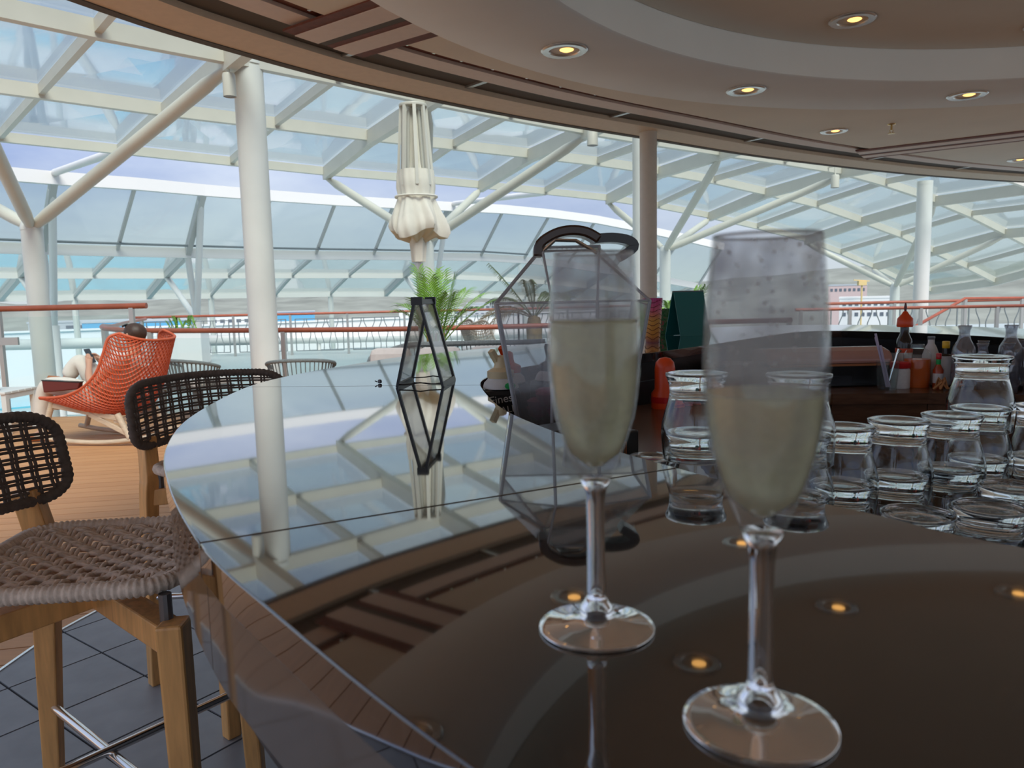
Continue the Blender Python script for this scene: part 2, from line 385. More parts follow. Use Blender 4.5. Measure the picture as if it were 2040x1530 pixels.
def tag(o, label, cat, group=None):
    o['label'] = label; o['category'] = cat
    if group: o['group'] = group
    return o
def struct(o): o['kind'] = 'structure'; return o
def empty(name, loc=(0, 0, 0), rz=0.0):
    o = bpy.data.objects.new(name, None); col.objects.link(o); o.location = loc; o.rotation_euler = (0, 0, rz); o.empty_display_size = 0.1
    return o
def thing(name, label, cat, loc=(0, 0, 0), group=None):
    return tag(empty(name, loc), label, cat, group)
def copy_tree(o, parent=None):
    c = o.copy(); col.objects.link(c)
    if parent is not None: c.parent = parent
    for ch in list(o.children): copy_tree(ch, c)
    return c
def catmull(pts, per=8, closed=False):
    pts = [Vector(p) for p in pts]; n = len(pts); out = []
    for i in range(n if closed else n - 1):
        if closed: a, b, c, d = pts[i - 1], pts[i], pts[(i + 1) % n], pts[(i + 2) % n]
        else: a, b, c, d = pts[max(i - 1, 0)], pts[i], pts[i + 1], pts[min(i + 2, n - 1)]
        for k in range(per):
            t = k / per
            out.append(0.5 * ((2 * b) + (c - a) * t + (2 * a - 5 * b + 4 * c - d) * t * t + (3 * b - a - 3 * c + d) * t ** 3))
    if not closed: out.append(pts[-1])
    return out
def text_mesh(name, body, size, mtx, m, parent, org):
    cu = bpy.data.curves.new(name, 'FONT'); cu.body = body; cu.size = size; cu.extrude = 0.0004; cu.align_x = 'CENTER'
    tmp = bpy.data.objects.new('tmp', cu); col.objects.link(tmp)
    me = bpy.data.meshes.new_from_object(tmp); bpy.data.objects.remove(tmp)
    me.transform(Matrix.Translation(-Vector(org)) @ mtx); me.materials.clear(); me.materials.append(M[m])
    o = bpy.data.objects.new(name, me); col.objects.link(o); o.parent = parent
    return o

# ================================================================== SETTING
# ------------------------------------------------------------------ floors
def clip_poly(poly, clip):
    def inside(p, a, b): return (b[0] - a[0]) * (p[1] - a[1]) - (b[1] - a[1]) * (p[0] - a[0]) >= 0
    def inter(p, q, a, b):
        d1 = (q[0] - p[0], q[1] - p[1]); d2 = (b[0] - a[0], b[1] - a[1]); den = d1[0] * d2[1] - d1[1] * d2[0]
        t = ((a[0] - p[0]) * d2[1] - (a[1] - p[1]) * d2[0]) / den
        return (p[0] + d1[0] * t, p[1] + d1[1] * t)
    out = poly
    for i in range(len(clip)):
        a, b = clip[i], clip[(i + 1) % len(clip)]; inp = out; out = []
        for j in range(len(inp)):
            p, q = inp[j - 1], inp[j]
            if inside(q, a, b):
                if not inside(p, a, b): out.append(inter(p, q, a, b))
                out.append(q)
            elif inside(p, a, b): out.append(inter(p, q, a, b))
        if not out: return []
    return out
tile_edge = [(p.x, p.y) for p in catmull([(-1.2, -0.6, 0), (-1.62, 0.6, 0), (-1.86, 1.8, 0), (-1.88, 2.6, 0), (-1.84, 3.01, 0), (-1.67, 3.51, 0), (-1.25, 4.2, 0), (-0.5, 4.95, 0), (0.5, 5.5, 0), (1.8, 5.7, 0), (3.0, 5.2, 0), (3.6, 3.5, 0), (3.6, 1.0, 0), (2.6, -1.2, 0), (0.8, -1.7, 0)], 5, closed=True)]
def hull(ps):
    ps = sorted(set(ps)); cr = lambda o, a, b: (a[0] - o[0]) * (b[1] - o[1]) - (a[1] - o[1]) * (b[0] - o[0])
    out = []
    for seq in (ps, ps[::-1]):
        h_ = []
        for p in seq:
            while len(h_) >= 2 and cr(h_[-2], h_[-1], p) <= 0: h_.pop()
            h_.append(p)
        out += h_[:-1]
    return out
tile_edge_ccw = hull(tile_edge); tile_edge = tile_edge_ccw[::-1]

floor = MB().prism([(-9.5, -4), (9.5, -4), (9.5, 9.35), (-4.1, 9.35), (-4.1, 8.95), (-9.5, 8.95)], -0.25, -0.008).build('floor', 'caulk')
struct(floor)
ang = math.radians(11); du = (math.cos(ang), math.sin(ang)); dv = (-du[1], du[0]); PW = 0.145
def cross_range(v):
    hits = []
    for i in range(len(tile_edge)):
        a, b = tile_edge[i], tile_edge[(i + 1) % len(tile_edge)]
        va = a[0] * dv[0] + a[1] * dv[1] - v; vb = b[0] * dv[0] + b[1] * dv[1] - v
        if va * vb < 0:
            t = va / (va - vb); x = a[0] + (b[0] - a[0]) * t; y = a[1] + (b[1] - a[1]) * t
            hits.append(x * du[0] + y * du[1])
    return (min(hits), max(hits)) if hits else None
deck_bound = [(-9.5, -4), (9.5, -4), (9.5, 9.35), (-4.1, 9.35), (-4.1, 8.95), (-9.5, 8.95)]
deck_bound = [(-9.5, -4), (9.5, -4), (9.5, 9.3), (-9.5, 8.95)]
k = 0
v = 0.2
while v < 11.0:
    v0, v1 = v + 0.004, v + PW - 0.004
    a, b = cross_range(v0), cross_range(v1)
    segs = []
    if a and not b: b = a
    if b and not a: a = b
    if a and b: segs = [(-14, -14, a[0], b[0]), (a[1], b[1], 14, 14)]
    elif not a and not b: segs = [(-14, -14, 14, 14)]
    for (u0, u0b, u1, u1b) in segs:
        pl = [(u * du[0] + w * dv[0], u * du[1] + w * dv[1]) for u, w in ((u0, v0), (u1, v0), (u1b, v1), (u0b, v1))]
        pl = clip_poly(pl, deck_bound)
        if len(pl) >= 3:
            MB().prism(pl, -0.02, 0.0).build('plank', 'deck_a' if k % 3 else 'deck_b', floor)
    k += 1; v += PW

floor2 = MB().prism(tile_edge_ccw, -0.24, -0.005).build('floor', 'grout'); struct(floor2)
ta = math.radians(-36.5); tu = (math.cos(ta), math.sin(ta)); tv = (-tu[1], tu[0]); TS = 0.315
full = MB().box((0, 0, -0.006), (TS - 0.008, TS - 0.008, 0.012), Matrix.Rotation(ta, 3, 'Z'))
full_mesh = {}
rest = MB()
for i in range(-14, 24):
    for j in range(-14, 24):
        cx = -1.578 + (i + .5) * TS * tu[0] + (j + .5) * TS * tv[0]; cy = 2.726 + (i + .5) * TS * tu[1] + (j + .5) * TS * tv[1]
        h = TS / 2 - 0.004
        pl = [(cx + (a * tu[0] + b * tv[0]) * h, cy + (a * tu[1] + b * tv[1]) * h) for a, b in ((-1, -1), (1, -1), (1, 1), (-1, 1))]
        q = clip_poly(pl, tile_edge_ccw)
        if len(q) < 3: continue
        if cx < 0.3 and 0.6 < cy < 4.6:
            mname = random.choice(['tile_a', 'tile_b'])
            if len(q) == 4 and abs(q[0][0] - pl[0][0]) + abs(q[2][0] - pl[2][0]) < 1e-6 and mname in full_mesh:
                o = bpy.data.objects.new('tile', full_mesh[mname]); col.objects.link(o); o.parent = floor2
                o.location = Vector((cx, cy, 0)) - floor2.location
            else:
                o = MB().prism([(x - cx, y - cy) for x, y in q], -0.012, 0.0).build('tile', mname, floor2, loc=(0, 0, 0))
                o.location = Vector((cx, cy, 0)) - floor2.location
                if len(q) == 4 and mname not in full_mesh and abs(q[0][0] - pl[0][0]) + abs(q[2][0] - pl[2][0]) < 1e-6: full_mesh[mname] = o.data
        else: rest.prism(q, -0.012, 0.0)
ro = rest.build('tile_field', 'tile_a', floor2); ro['kind'] = 'stuff'
tr_ = MB()
for i in range(len(tile_edge)):
    a, b = tile_edge[i], tile_edge[(i + 1) % len(tile_edge)]
    tr_.bar((a[0], a[1], -0.002), (b[0], b[1], -0.002), 0.012, 0.012)
struct(tr_.build('trim_1', 'steel_bright'))

plat = MB().prism([(-4.7, 9.36), (26, 9.36), (26, 27), (8, 27), (-2, 22.5), (-9.6, 19.2), (-9.2, 18.4), (-6.0, 11.5), (-5.4, 9.9)], -0.25, -0.002).build('floor', 'deck_pale'); struct(plat)
low = MB().prism([(-50, 9), (6, 9), (6, 52.3), (-45, 16.8), (-50, 13.3)], -2.7, -2.4).build('floor', 'lower_teal'); struct(low)
tag(MB().prism([(-25, 23.5), (-13, 31.9), (-15.6, 35.6), (-27.6, 27.2)], -2.41, -2.34).build('swimming_pool', 'pool_water'), 'turquoise swimming pool on the deck below the railing', 'pool')

# ------------------------------------------------------------------ bar counter
ST_O = [(1.5, -.55), (.9, -.36), (.45, -.08), (.12, .17), (-.021, .303), (-.162, .475), (-.268, .619), (-.391, .833), (-.50, 1.07), (-.588, 1.37), (-.645, 1.82), (-.610, 2.12), (-.52, 2.4), (-.409, 2.674), (-.231, 2.922), (.05, 3.22), (.45, 3.62), (.85, 4.1), (1.25, 4.5), (1.78, 4.55), (2.3, 4.1), (2.5, 3.3), (2.55, 2.5), (2.55, 1.4), (2.25, .2)]
ST_I = [(1.55, .02), (1.0, .17), (.64, .345), (.39, .564), (.324, .657), (.25, .755), (.19, .857), (.105, 1.02), (.035, 1.19), (-.025, 1.4), (-.073, 1.749), (-.062, 1.93), (.0, 2.12), (.15, 2.33), (.35, 2.5), (.55, 2.69), (.85, 3.05), (1.2, 3.5), (1.45, 3.78), (1.66, 3.78), (1.85, 3.5), (1.97, 3.0), (2.0, 2.4), (2.0, 1.5), (1.92, .5)]
PER = 8
CO = catmull([(x, y, 0) for x, y in ST_O], PER, True); CI = catmull([(x, y, 0) for x, y in ST_I], PER, True); NC = len(CO)
counter = thing('bar_counter', 'curved bar counter with a polished black granite top', 'bar counter', (0.8, 2.0, 0))
def ring_mesh(A, B, i0, i1, z0, z1, g0=0.0, g1=0.0, closed=False):
    mb = MB(); idx = list(range(i0, i1 + 1)); a = [A[i % NC].copy() for i in idx]; b = [B[i % NC].copy() for i in idx]
    if not closed:
        for arr in (a, b):
            arr[0] += (arr[1] - arr[0]).normalized() * g0; arr[-1] += (arr[-2] - arr[-1]).normalized() * g1
    n = len(a); vs_ = []
    for p, q in zip(a, b):
        vs_ += [(p.x, p.y, z0), (q.x, q.y, z0), (q.x, q.y, z1), (p.x, p.y, z1)]
    fs = []
    rng = n if closed else n - 1
    for i in range(rng):
        u, w = i * 4, ((i + 1) % n) * 4
        for c in range(4):
            fs.append((u + c, u + (c + 1) % 4, w + (c + 1) % 4, w + c))
    if not closed: fs += [(3, 2, 1, 0), ((n - 1) * 4, (n - 1) * 4 + 1, (n - 1) * 4 + 2, (n - 1) * 4 + 3)]
    return mb.add(vs_, fs)
def off_curve(C_, d):
    out = []
    for i, p in enumerate(C_):
        t = (C_[(i + 1) % len(C_)] - C_[i - 1]).normalized(); out.append(p + Vector((t.y, -t.x, 0)) * d)
    return out   # curves run clockwise seen from above: +d is toward the bar's inside
SE = [6, 10, 14, 18, 22, 25]
prev = 2
for nxt in [6, 10, 14.5, 18, 22, 27]:
    i0, i1 = int(prev * PER), int(nxt * PER)
    ring_mesh(CO, CI, i0, i1, 1.068, 1.10, 0.0009, 0.0009).build('stone_slab', 'granite', counter, smooth=True, bevel=0.0015)
    ring_mesh(off_curve(CO, 0.004), off_curve(CO, 0.05), i0, i1, 0.985, 1.0675, 0.0012, 0.0012).build('edge_panel', 'fascia', counter, smooth=True)
    prev = nxt
ring_mesh(off_curve(CO, 0.02), off_curve(CI, -0.02), 0, NC - 1, 1.0, 1.0675, closed=True).build('counter_core', 'die_black', counter)
ring_mesh(off_curve(CO, 0.03), off_curve(CO, 0.30), 0, NC - 1, 0.93, 0.9995, closed=True).build('counter_soffit', 'die_black', counter)
ring_mesh(off_curve(CO, 0.22), off_curve(CO, 0.28), 0, NC - 1, 0.08, 0.93, closed=True).build('front_panel', 'die_black', counter, smooth=True)
ring_mesh(off_curve(CO, 0.27), off_curve(CO, 0.31), 0, NC - 1, 0.0, 0.08, closed=True).build('plinth', 'steel_dark', counter)
ring_mesh(off_curve(CI, -0.012), off_curve(CI, -0.05), 0, NC - 1, 0.0, 1.0, closed=True).build('back_panel', 'bar_inner', counter)
# the inside of the bar: floor, shelf for glasses, timber worktop
bf = [(p.x, p.y) for p in off_curve(CI, -0.03)]
struct(MB().prism(list(reversed(bf)), 0.001, 0.03).build('floor', 'rubber'))
shelf_line = [(p.x, p.y) for p in CI[2 * PER: 8 * PER + 3]] + [(.385, 1.255), (.93, 1.255), (1.0, .95), (.97, .5), (.80, .36)]
shelf = MB().prism(list(reversed(shelf_line)), 0.735, 0.77).build('glass_shelf', 'bar_wood')
tag(shelf, 'dark timber shelf behind the counter that carries the stacked tumblers', 'shelf')
wk = thing('bar_worktop', 'dark brown timber worktop running inside the bar', 'worktop', (0.9, 2.6, 0))
WF = [(.40, 1.27), (.42, 1.7), (.5, 2.0), (.75, 2.42), (1.0, 2.70), (1.19, 2.77), (1.527, 2.736), (1.995, 2.56)]
back_line = [(p.x, p.y) for p in off_curve(CI, -0.008)[8 * PER + 4: 21 * PER + 6]]
MB().prism(list(reversed(back_line + WF[::-1])), 0.88, 0.92).build('worktop', 'bar_wood', wk)
for a, b in zip(WF[:-1], WF[1:]):
    d = (Vector((*b, 0)) - Vector((*a, 0))).normalized(); nn = Vector((-d.y, d.x, 0)) * 0.03
    MB().bar(Vector((*a, 0.84)) + nn, Vector((*b, 0.84)) + nn, 0.04, 0.08).build('edge_board', 'bar_wood', wk)
    MB().bar(Vector((*a, 0.45)) + nn * 1.4 + d * 0.004, Vector((*b, 0.45)) + nn * 1.4 - d * 0.004, 0.03, 0.68).build('cabinet_door', 'bar_wood', wk)
ring_mesh(off_curve(CI, -0.0), off_curve(CI, 0.015), 17 * PER, 21 * PER + 4, 0.92, 1.0).build('splash_panel', 'panel_grey', wk)

# ------------------------------------------------------------------ roof over the bar
RO = catmull([(-1.6, -4.2, 0), (-2.25, -2, 0), (-2.55, 0, 0), (-2.5, 2, 0), (-2.25, 3.2, 0), (-1.93, 3.95, 0), (-1.61, 4.45, 0), (-1.15, 5.06, 0), (-0.61, 5.62, 0), (.17, 6.33, 0), (1.25, 7.17, 0), (2.62, 8.22, 0), (4.17, 9.22, 0), (5.44, 9.93, 0), (7.19, 10.71, 0), (9.2, 11.3, 0), (11.5, 11.6, 0)], 6)
def roff(d):
    out = []
    for i, p in enumerate(RO):
        t = (RO[min(i + 1, len(RO) - 1)] - RO[max(i - 1, 0)]).normalized(); out.append(p + Vector((t.y, -t.x, 0)) * d)
    return out
def strip(d0, d1, z0, z1, zt=None):
    """band between two offsets of the roof line, bottom at z0 (outer side) and z1 (inner side), top at zt"""
    A, B = roff(d0), roff(d1); zt = (max(z0, z1) + 0.03) if zt is None else zt; vs_ = []; fs = []
    for p, q in zip(A, B): vs_ += [(p.x, p.y, z0), (q.x, q.y, z1), (q.x, q.y, zt), (p.x, p.y, zt)]
    n = len(A)
    for i in range(n - 1):
        for c in range(4): fs.append((i * 4 + c, i * 4 + (c + 1) % 4, i * 4 + 4 + (c + 1) % 4, i * 4 + 4 + c))
    fs += [(3, 2, 1, 0), tuple((n - 1) * 4 + c for c in range(4))]
    return MB().add(vs_, fs)
inner_f = [(p.x, p.y) for p in roff(0.82)]
ceil = MB().prism(list(reversed(inner_f + [(11.9, -4.2)])), 2.75, 2.80).build('ceiling', 'ceiling'); struct(ceil)
MB().prism(list(reversed([(p.x, p.y) for p in RO] + [(12.0, -4.2)])), 3.0, 3.12).build('roof_slab', 'roof_top', ceil)
strip(0.0, 0.06, 2.735, 2.735, 3.0).build('edge_lip', 'recess_dark', ceil, smooth=True)
strip(0.06, 0.33, 2.74, 2.75, 3.0).build('edge_beam', 'beam_beige', ceil, smooth=True)
strip(0.33, 0.53, 2.785, 2.785, 3.0).build('recess_band', 'recess_dark', ceil)
strip(0.53, 0.70, 2.77, 2.765, 3.0).build('inner_slat', 'slat_pink', ceil, smooth=True)
strip(0.70, 0.83, 2.785, 2.785, 3.0).build('slot_back', 'slot_red', ceil)
A_, B_ = roff(0.32), roff(0.54)
for i in (30, 41, 49, 57, 64, 71, 78):
    MB().bar((A_[i].x, A_[i].y, 2.78), (B_[i].x, B_[i].y, 2.78), 0.035, 0.02).build('bracket', 'steel', ceil)
A_, B_ = roff(0.69), roff(0.83)
for i in range(30, 88, 2):
    p, q = A_[i], B_[i]
    p = p * 0.5 + q * 0.5
    MB().bar((p.x, p.y, 2.778), (q.x, q.y, 2.778), 0.018, 0.016).build('clip', 'trim_nickel', ceil)
# joints between the ceiling panels: two slots with a slat between them
def joint(p, q):
    p, q = Vector((*p, 0)), Vector((*q, 0)); d = (q - p).normalized(); s_ = Vector((-d.y, d.x, 0))
    for off, w, m, z in ((-0.22, 0.08, 'slot_red', 2.7485), (-0.10, 0.16, 'slat_pink', 2.744), (0.02, 0.09, 'recess_dark', 2.7485), (0.065, 0.05, 'slot_red', 2.748), (0.165, 0.15, 'slat_pink', 2.744), (0.28, 0.08, 'slot_red', 2.7485)):
        MB().bar(p + s_ * off + V(0, 0, z), q + s_ * off + V(0, 0, z), w, 0.012).build('joint_slat', m, ceil)
joint((-1.03, 4.42), (-0.05, 3.72))
joint((3.78, 8.28), (6.6, 6.35))
# circular dropped ring
RC = (2.75, 1.8)
ring = MB(); n = 96
ring.lathe([(2.97, 2.745), (2.97, 2.56), (2.985, 2.55), (3.635, 2.55), (3.65, 2.56), (3.65, 2.75)], (RC[0], RC[1], 0), n, capb=False, capt=False)
ring.build('dropped_ring', 'ceiling_ring', ceil, smooth=True)
MB().lathe([(0.001, 2.742), (2.965, 2.742), (2.965, 2.7495), (0.001, 2.7495)], (RC[0], RC[1], 0), n, capb=False, capt=False).build('ring_recess_panel', 'ceiling', ceil)
# downlights
def downlight_proto():
    t = empty('downlight')
    MB().lathe([(0.075, 0.0), (0.08, -0.008), (0.112, -0.010), (0.12, -0.004), (0.12, 0.0)], (0, 0, 0), 40, capb=False, capt=False).build('trim_ring', 'trim_nickel', t, smooth=True)
    MB().lathe([(0.076, -0.003), (0.072, 0.004), (0.0001, 0.006)], (0, 0, 0), 32, capb=False, capt=False).build('reflector', 'lamp_cup', t, smooth=True)
    MB().lathe([(0.0001, -0.006), (0.026, -0.005), (0.036, 0.0), (0.036, 0.004)], (0.012, 0, 0), 24, capb=False, capt=False).build('bulb', 'bulb', t, smooth=True)
    return t
dl0 = downlight_proto(); first = True
def put_light(x, y, z, label, group):
    global first
    o = dl0 if first else copy_tree(dl0); first = False
    o.location = (x, y, z); tag(o, label, 'downlight', group)
for a in (138, 112.5, 85.5, 164, 190, 59.5):
    put_light(RC[0] + 3.29 * math.cos(math.radians(a)), RC[1] + 3.29 * math.sin(math.radians(a)), 2.549, 'round warm downlight set in the underside of the dropped ceiling ring', 'downlights in the ceiling ring')
for a in (110, 136, 162, 84):
    put_light(RC[0] + 2.58 * math.cos(math.radians(a)), RC[1] + 2.58 * math.sin(math.radians(a)), 2.741, 'round warm downlight inside the circular ceiling recess', 'downlights in the ceiling recess')
for x, y in ((2.99, 7.08), (5.88, 8.87)):
    put_light(x, y, 2.749, 'round warm downlight in the beige panel between ring and roof edge', 'downlights in the outer ceiling')
sp = thing('sprinkler', 'small brass fire sprinkler hanging from the beige ceiling', 'sprinkler', (3.4, 6.85, 2.75))
MB().lathe([(0.035, 0), (0.03, -0.008), (0.008, -0.012), (0.008, -0.05), (0.012, -0.052)], (3.4, 6.85, 2.75), 16).build('pipe', 'brass', sp, smooth=True)
MB().lathe([(0.002, -0.075), (0.03, -0.078), (0.03, -0.082), (0.002, -0.084)], (3.4, 6.85, 2.75), 16).build('deflector', 'brass', sp)
MB().bar((3.385, 6.85, 2.70), (3.39, 6.85, 2.672), 0.004, 0.004).bar((3.415, 6.85, 2.70), (3.41, 6.85, 2.672), 0.004, 0.004).build('frame', 'brass', sp)

def round_column(name, label, x, y, z0, z1, r, m, collar=None):
    t = thing(name, label, 'column', (x, y, z0))
    MB().tube([(x, y, z0), (x, y, z1)], r, 32).build('shaft', m, t, smooth=True)
    if collar: MB().tube([(x, y, collar), (x, y, z1 + 0.02)], r * 1.015, 32).build('collar', m, t, smooth=True)
    return t
round_column('roof_column', 'slim taupe round post holding up the bar roof', 1.27, 6.95, 0, 2.95, 0.077, 'col_brown')
round_column('white_column', 'thick white round column beside the bar stools', -2.80, 8.55, 0, 3.86, 0.158, 'white_paint', 3.93)
round_column('white_column', 'white round column half hidden by the taupe roof post', 2.13, 12.2, 0, 3.86, 0.15, 'white_paint', 3.8)
round_column('white_column', 'white round column rising behind the far side of the bar and its carafes', 8.68, 16.0, 0, 3.5, 0.15, 'white_paint', 3.45)

# ------------------------------------------------------------------ glass canopy
KS = [i * 0.5 for i in range(-4, 15)]
C1 = {-.5: (-3.79, 7.35, 3.87), 0: (-2.92, 8.29, 3.91), .5: (-1.99, 9.24, 3.93), 1: (-1.02, 10.18, 3.92), 1.5: (.05, 11.13, 3.91), 2: (1.22, 12.07, 3.89), 2.5: (2.49, 13.02, 3.87), 3: (3.85, 13.96, 3.85), 3.5: (5.33, 14.9, 3.82), 4: (6.87, 15.85, 3.76), 4.5: (8.23, 16.79, 3.62), 5: (9.87, 17.74, 3.35), 5.5: (11.27, 18.68, 3.08), 6: (12.74, 19.63, 2.71)}
C2 = {-.5: (-5.76, 9.7, 3.97), 0: (-4.65, 10.64, 3.96), .5: (-3.42, 11.58, 3.96), 1: (-2.21, 12.53, 3.96), 1.5: (-.92, 13.48, 3.97), 2: (.42, 14.42, 3.97), 2.5: (1.8, 15.36, 3.96), 3: (3.22, 16.31, 3.91), 3.5: (4.62, 17.26, 3.83), 4: (6.1, 18.2, 3.67), 4.5: (7.7, 19.14, 3.45), 5: (9.26, 20.09, 3.13), 5.5: (10.79, 21.04, 2.80), 6: (12.22, 21.98, 2.40), 6.5: (13.79, 22.92, 1.95), 7: (15.27, 23.87, 1.51)}
C3 = {-.5: (-7.84, 12.04, 3.96), 0: (-6.47, 12.99, 3.92), .5: (-4.96, 13.94, 3.86), 1: (-3.5, 14.88, 3.81), 1.5: (-2.06, 15.82, 3.80), 2: (-.6, 16.77, 3.77), 2.5: (.86, 17.72, 3.73), 3: (2.42, 18.66, 3.67), 3.5: (3.83, 19.6, 3.57), 4: (5.38, 20.55, 3.39), 4.5: (6.98, 21.5, 3.15), 5: (8.73, 22.44, 2.83), 5.5: (10.16, 23.38, 2.48), 6: (11.64, 24.33, 2.06), 6.5: (12.95, 25.28, 1.66), 7: (14.57, 26.22, 1.27)}
def fill(D):
    D = {k_: Vector(v_) for k_, v_ in D.items()}
    for k_ in (-1.0, -1.5, -2.0): D[k_] = D[k_ + .5] * 2 - D[k_ + 1.0]
    for k_ in (6.5, 7.0):
        if k_ not in D: D[k_] = D[k_ - .5] * 2 - D[k_ - 1.0]
    return D
C1, C2, C3 = fill(C1), fill(C2), fill(C3)
for k_ in (-1.0, -1.5, -2.0):
    C1[k_].z = 3.86; C2[k_].z = 3.97; C3[k_].z = 3.97
C0 = {k_: C1[k_] + (C1[k_] - C2[k_]) + Vector((0, 0, (C2[k_].z - C1[k_].z) * 1.0 - 0.05)) for k_ in KS}
can = thing('glass_canopy', 'white steel grid canopy with tinted glass panes arching over the deck', 'canopy', (0, 14, 3.5))
rows = [C0, C1, C2, C3]
def poly_beam(pts, w, h):
    """continuous rectangular beam along a polyline with mitred joints"""
    mb = MB(); vs_ = []; fs = []; n_ = len(pts)
    for i, p in enumerate(pts):
        d = (pts[min(i + 1, n_ - 1)] - pts[max(i - 1, 0)]).normalized(); sd = d.cross(Vector((0, 0, 1))).normalized(); uu = sd.cross(d)
        for a, b in ((-1, -1), (1, -1), (1, 1), (-1, 1)): vs_.append(p + sd * a * w / 2 + uu * b * h / 2)
    for i in range(n_ - 1):
        for c in range(4): fs.append((i * 4 + c, i * 4 + (c + 1) % 4, i * 4 + 4 + (c + 1) % 4, i * 4 + 4 + c))
    fs += [(3, 2, 1, 0), tuple((n_ - 1) * 4 + c for c in range(4))]
    return mb.add(vs_, fs)
for r_i, D in enumerate(rows):
    poly_beam([D[k_] for k_ in KS], 0.10 if r_i else 0.08, (0.16, 0.17, 0.17, 0.15)[r_i]).build('purlin', 'white_paint_warm', can)
for k_ in KS:
    major = abs(k_ - round(k_)) < 1e-6
    w, h = (0.12, 0.23) if major else (0.07, 0.12)
    poly_beam([D[k_] + Vector((0, 0, -0.05 if major else 0.02)) for D in rows], w, h).build('rafter', 'white_paint_warm', can)
def pane(a, b, c, d, parent, inset=0.05, lift=0.085, th=0.018, name='glass_pane', m='canopy_glass'):
    cen = (a + b + c + d) / 4; nrm = (c - a).cross(d - b).normalized()
    if nrm.z < 0: nrm = -nrm
    q = [p + (cen - p).normalized() * inset + Vector((0, 0, lift)) for p in (a, b, c, d)]
    vs_ = q + [p + nrm * th for p in q]
    return MB().add(vs_, [(3, 2, 1, 0), (4, 5, 6, 7), (0, 1, 5, 4), (1, 2, 6, 5), (2, 3, 7, 6), (3, 0, 4, 7)]).build(name, m, parent)
for r_i in range(3):
    for i in range(len(KS) - 1):
        ka, kb = KS[i], KS[i + 1]
        pane(rows[r_i][ka], rows[r_i][kb], rows[r_i + 1][kb], rows[r_i + 1][ka], can)

# branching columns that carry the canopy
def tree_column(label, x, y, z0, z1, nodes, r=0.125):
    t = thing('branching_column', label, 'column', (x, y, z0))
    MB().tube([(x, y, z0), (x, y, z1 - 0.06)], r, 28).build('shaft', 'white_paint', t, smooth=True)
    MB().lathe([(r * 1.03, z1 - 0.06), (r * 1.03, z1 - 0.02), (r * 0.85, z1 + 0.05), (r * 0.3, z1 + 0.07)], (x, y, 0), 28).build('collar', 'white_paint', t, smooth=True)
    for nd in nodes:
        nd = Vector(nd) - Vector((0, 0, 0.12)); p = Vector((x, y, z1 - 0.03)); d = (nd - p).normalized(); q = p + d * 0.12
        e = nd - d * 0.35
        MB().tube([q, q + d * 0.25, e], [0.062, 0.078, 0.078], 16).tube([e, nd], [0.078, 0.035], 16).build('strut', 'white_paint_warm', t, smooth=True)
tree_column('white branching column behind the railing by the orange rocking chair', -6.03, 9.7, -2.4, 2.35, [C1[0], C3[0], C1[-1.0], C3[-1.0]])
tree_column('white branching column directly behind the closed parasol', -1.45, 13.5, -0.1, 2.35, [C1[1], C3[1], C1[2], C3[2]])
tree_column('white branching column between the taupe post and the larger champagne flute', 3.54, 17.3, -0.1, 2.33, [C1[3], C3[3], C1[4], C3[4]])
tree_column('short white branching column against the hillside beyond the bar', 10.67, 21.0, -0.1, 1.40, [C1[5], C3[5], C1[6], C3[6]])
# spotlights under the canopy
for (x, y, z0, z1), arm, lb in (((-2.89, 8.2, 3.466, 3.70), (-2.89, 8.2, 3.80), 'white cylinder spotlight hanging beside the thick white column'), ((1.267, 11.43, 3.51, 3.73), (1.42, 11.48, 3.77), 'white cylinder spotlight hanging under the canopy between parasol and taupe post'), ((6.55, 15.4, 3.35, 3.60), (6.44, 15.58, 3.77), 'white cylinder spotlight hanging under the canopy near the bar roof edge')):
    t = thing('spotlight', lb, 'spotlight', (x, y, z0))
    r = 0.066 if y < 10 else 0.08
    MB().lathe([(r * 0.9, z0 + 0.03), (r, z0 + 0.0), (r, z1 - 0.02), (r * 0.9, z1)], (x, y, 0), 24).build('housing', 'white_paint_warm', t, smooth=True)
    MB().lathe([(r * 0.85, z0 + 0.004), (r * 0.85, z0 + 0.006)], (x, y, 0), 24).build('lens', 'panel_grey', t)
    br_ = MB().bar((x, y, z1 - 0.01), (x, y, arm[2] + 0.012), 0.025, 0.025)
    if (arm[0], arm[1]) != (x, y): br_.bar((x, y, arm[2]), arm, 0.025, 0.025)
    br_.build('bracket', 'white_paint_warm', t)

# ------------------------------------------------------------------ far canopy beyond the open slot
F1 = [(-10.14, 14.6, 3.92), (-9.24, 15.75, 3.94), (-8.14, 16.9, 3.97), (-7.12, 18.05, 3.97), (-5.9, 19.2, 3.97), (-4.54, 20.35, 3.97), (-3.18, 21.5, 4.0), (-1.69, 22.65, 4.02), (-.13, 23.8, 4.04), (1.38, 24.95, 4.0), (3.0, 26.1, 3.89), (4.68, 27.25, 3.67), (6.46, 28.4, 3.4), (8.28, 29.55, 3.09)]
F2 = [(-11.36, 15.9, 2.62), (-10.4, 17.05, 2.62), (-9.34, 18.2, 2.62), (-8.15, 19.35, 2.62), (-6.86, 20.5, 2.62), (-5.5, 21.65, 2.63), (-4.07, 22.8, 2.65), (-2.62, 23.95, 2.66), (-.96, 25.1, 2.66), (.48, 26.25, 2.6), (2.08, 27.4, 2.46), (3.77, 28.55, 2.23), (5.59, 29.7, 1.96), (7.64, 30.85, 1.62)]
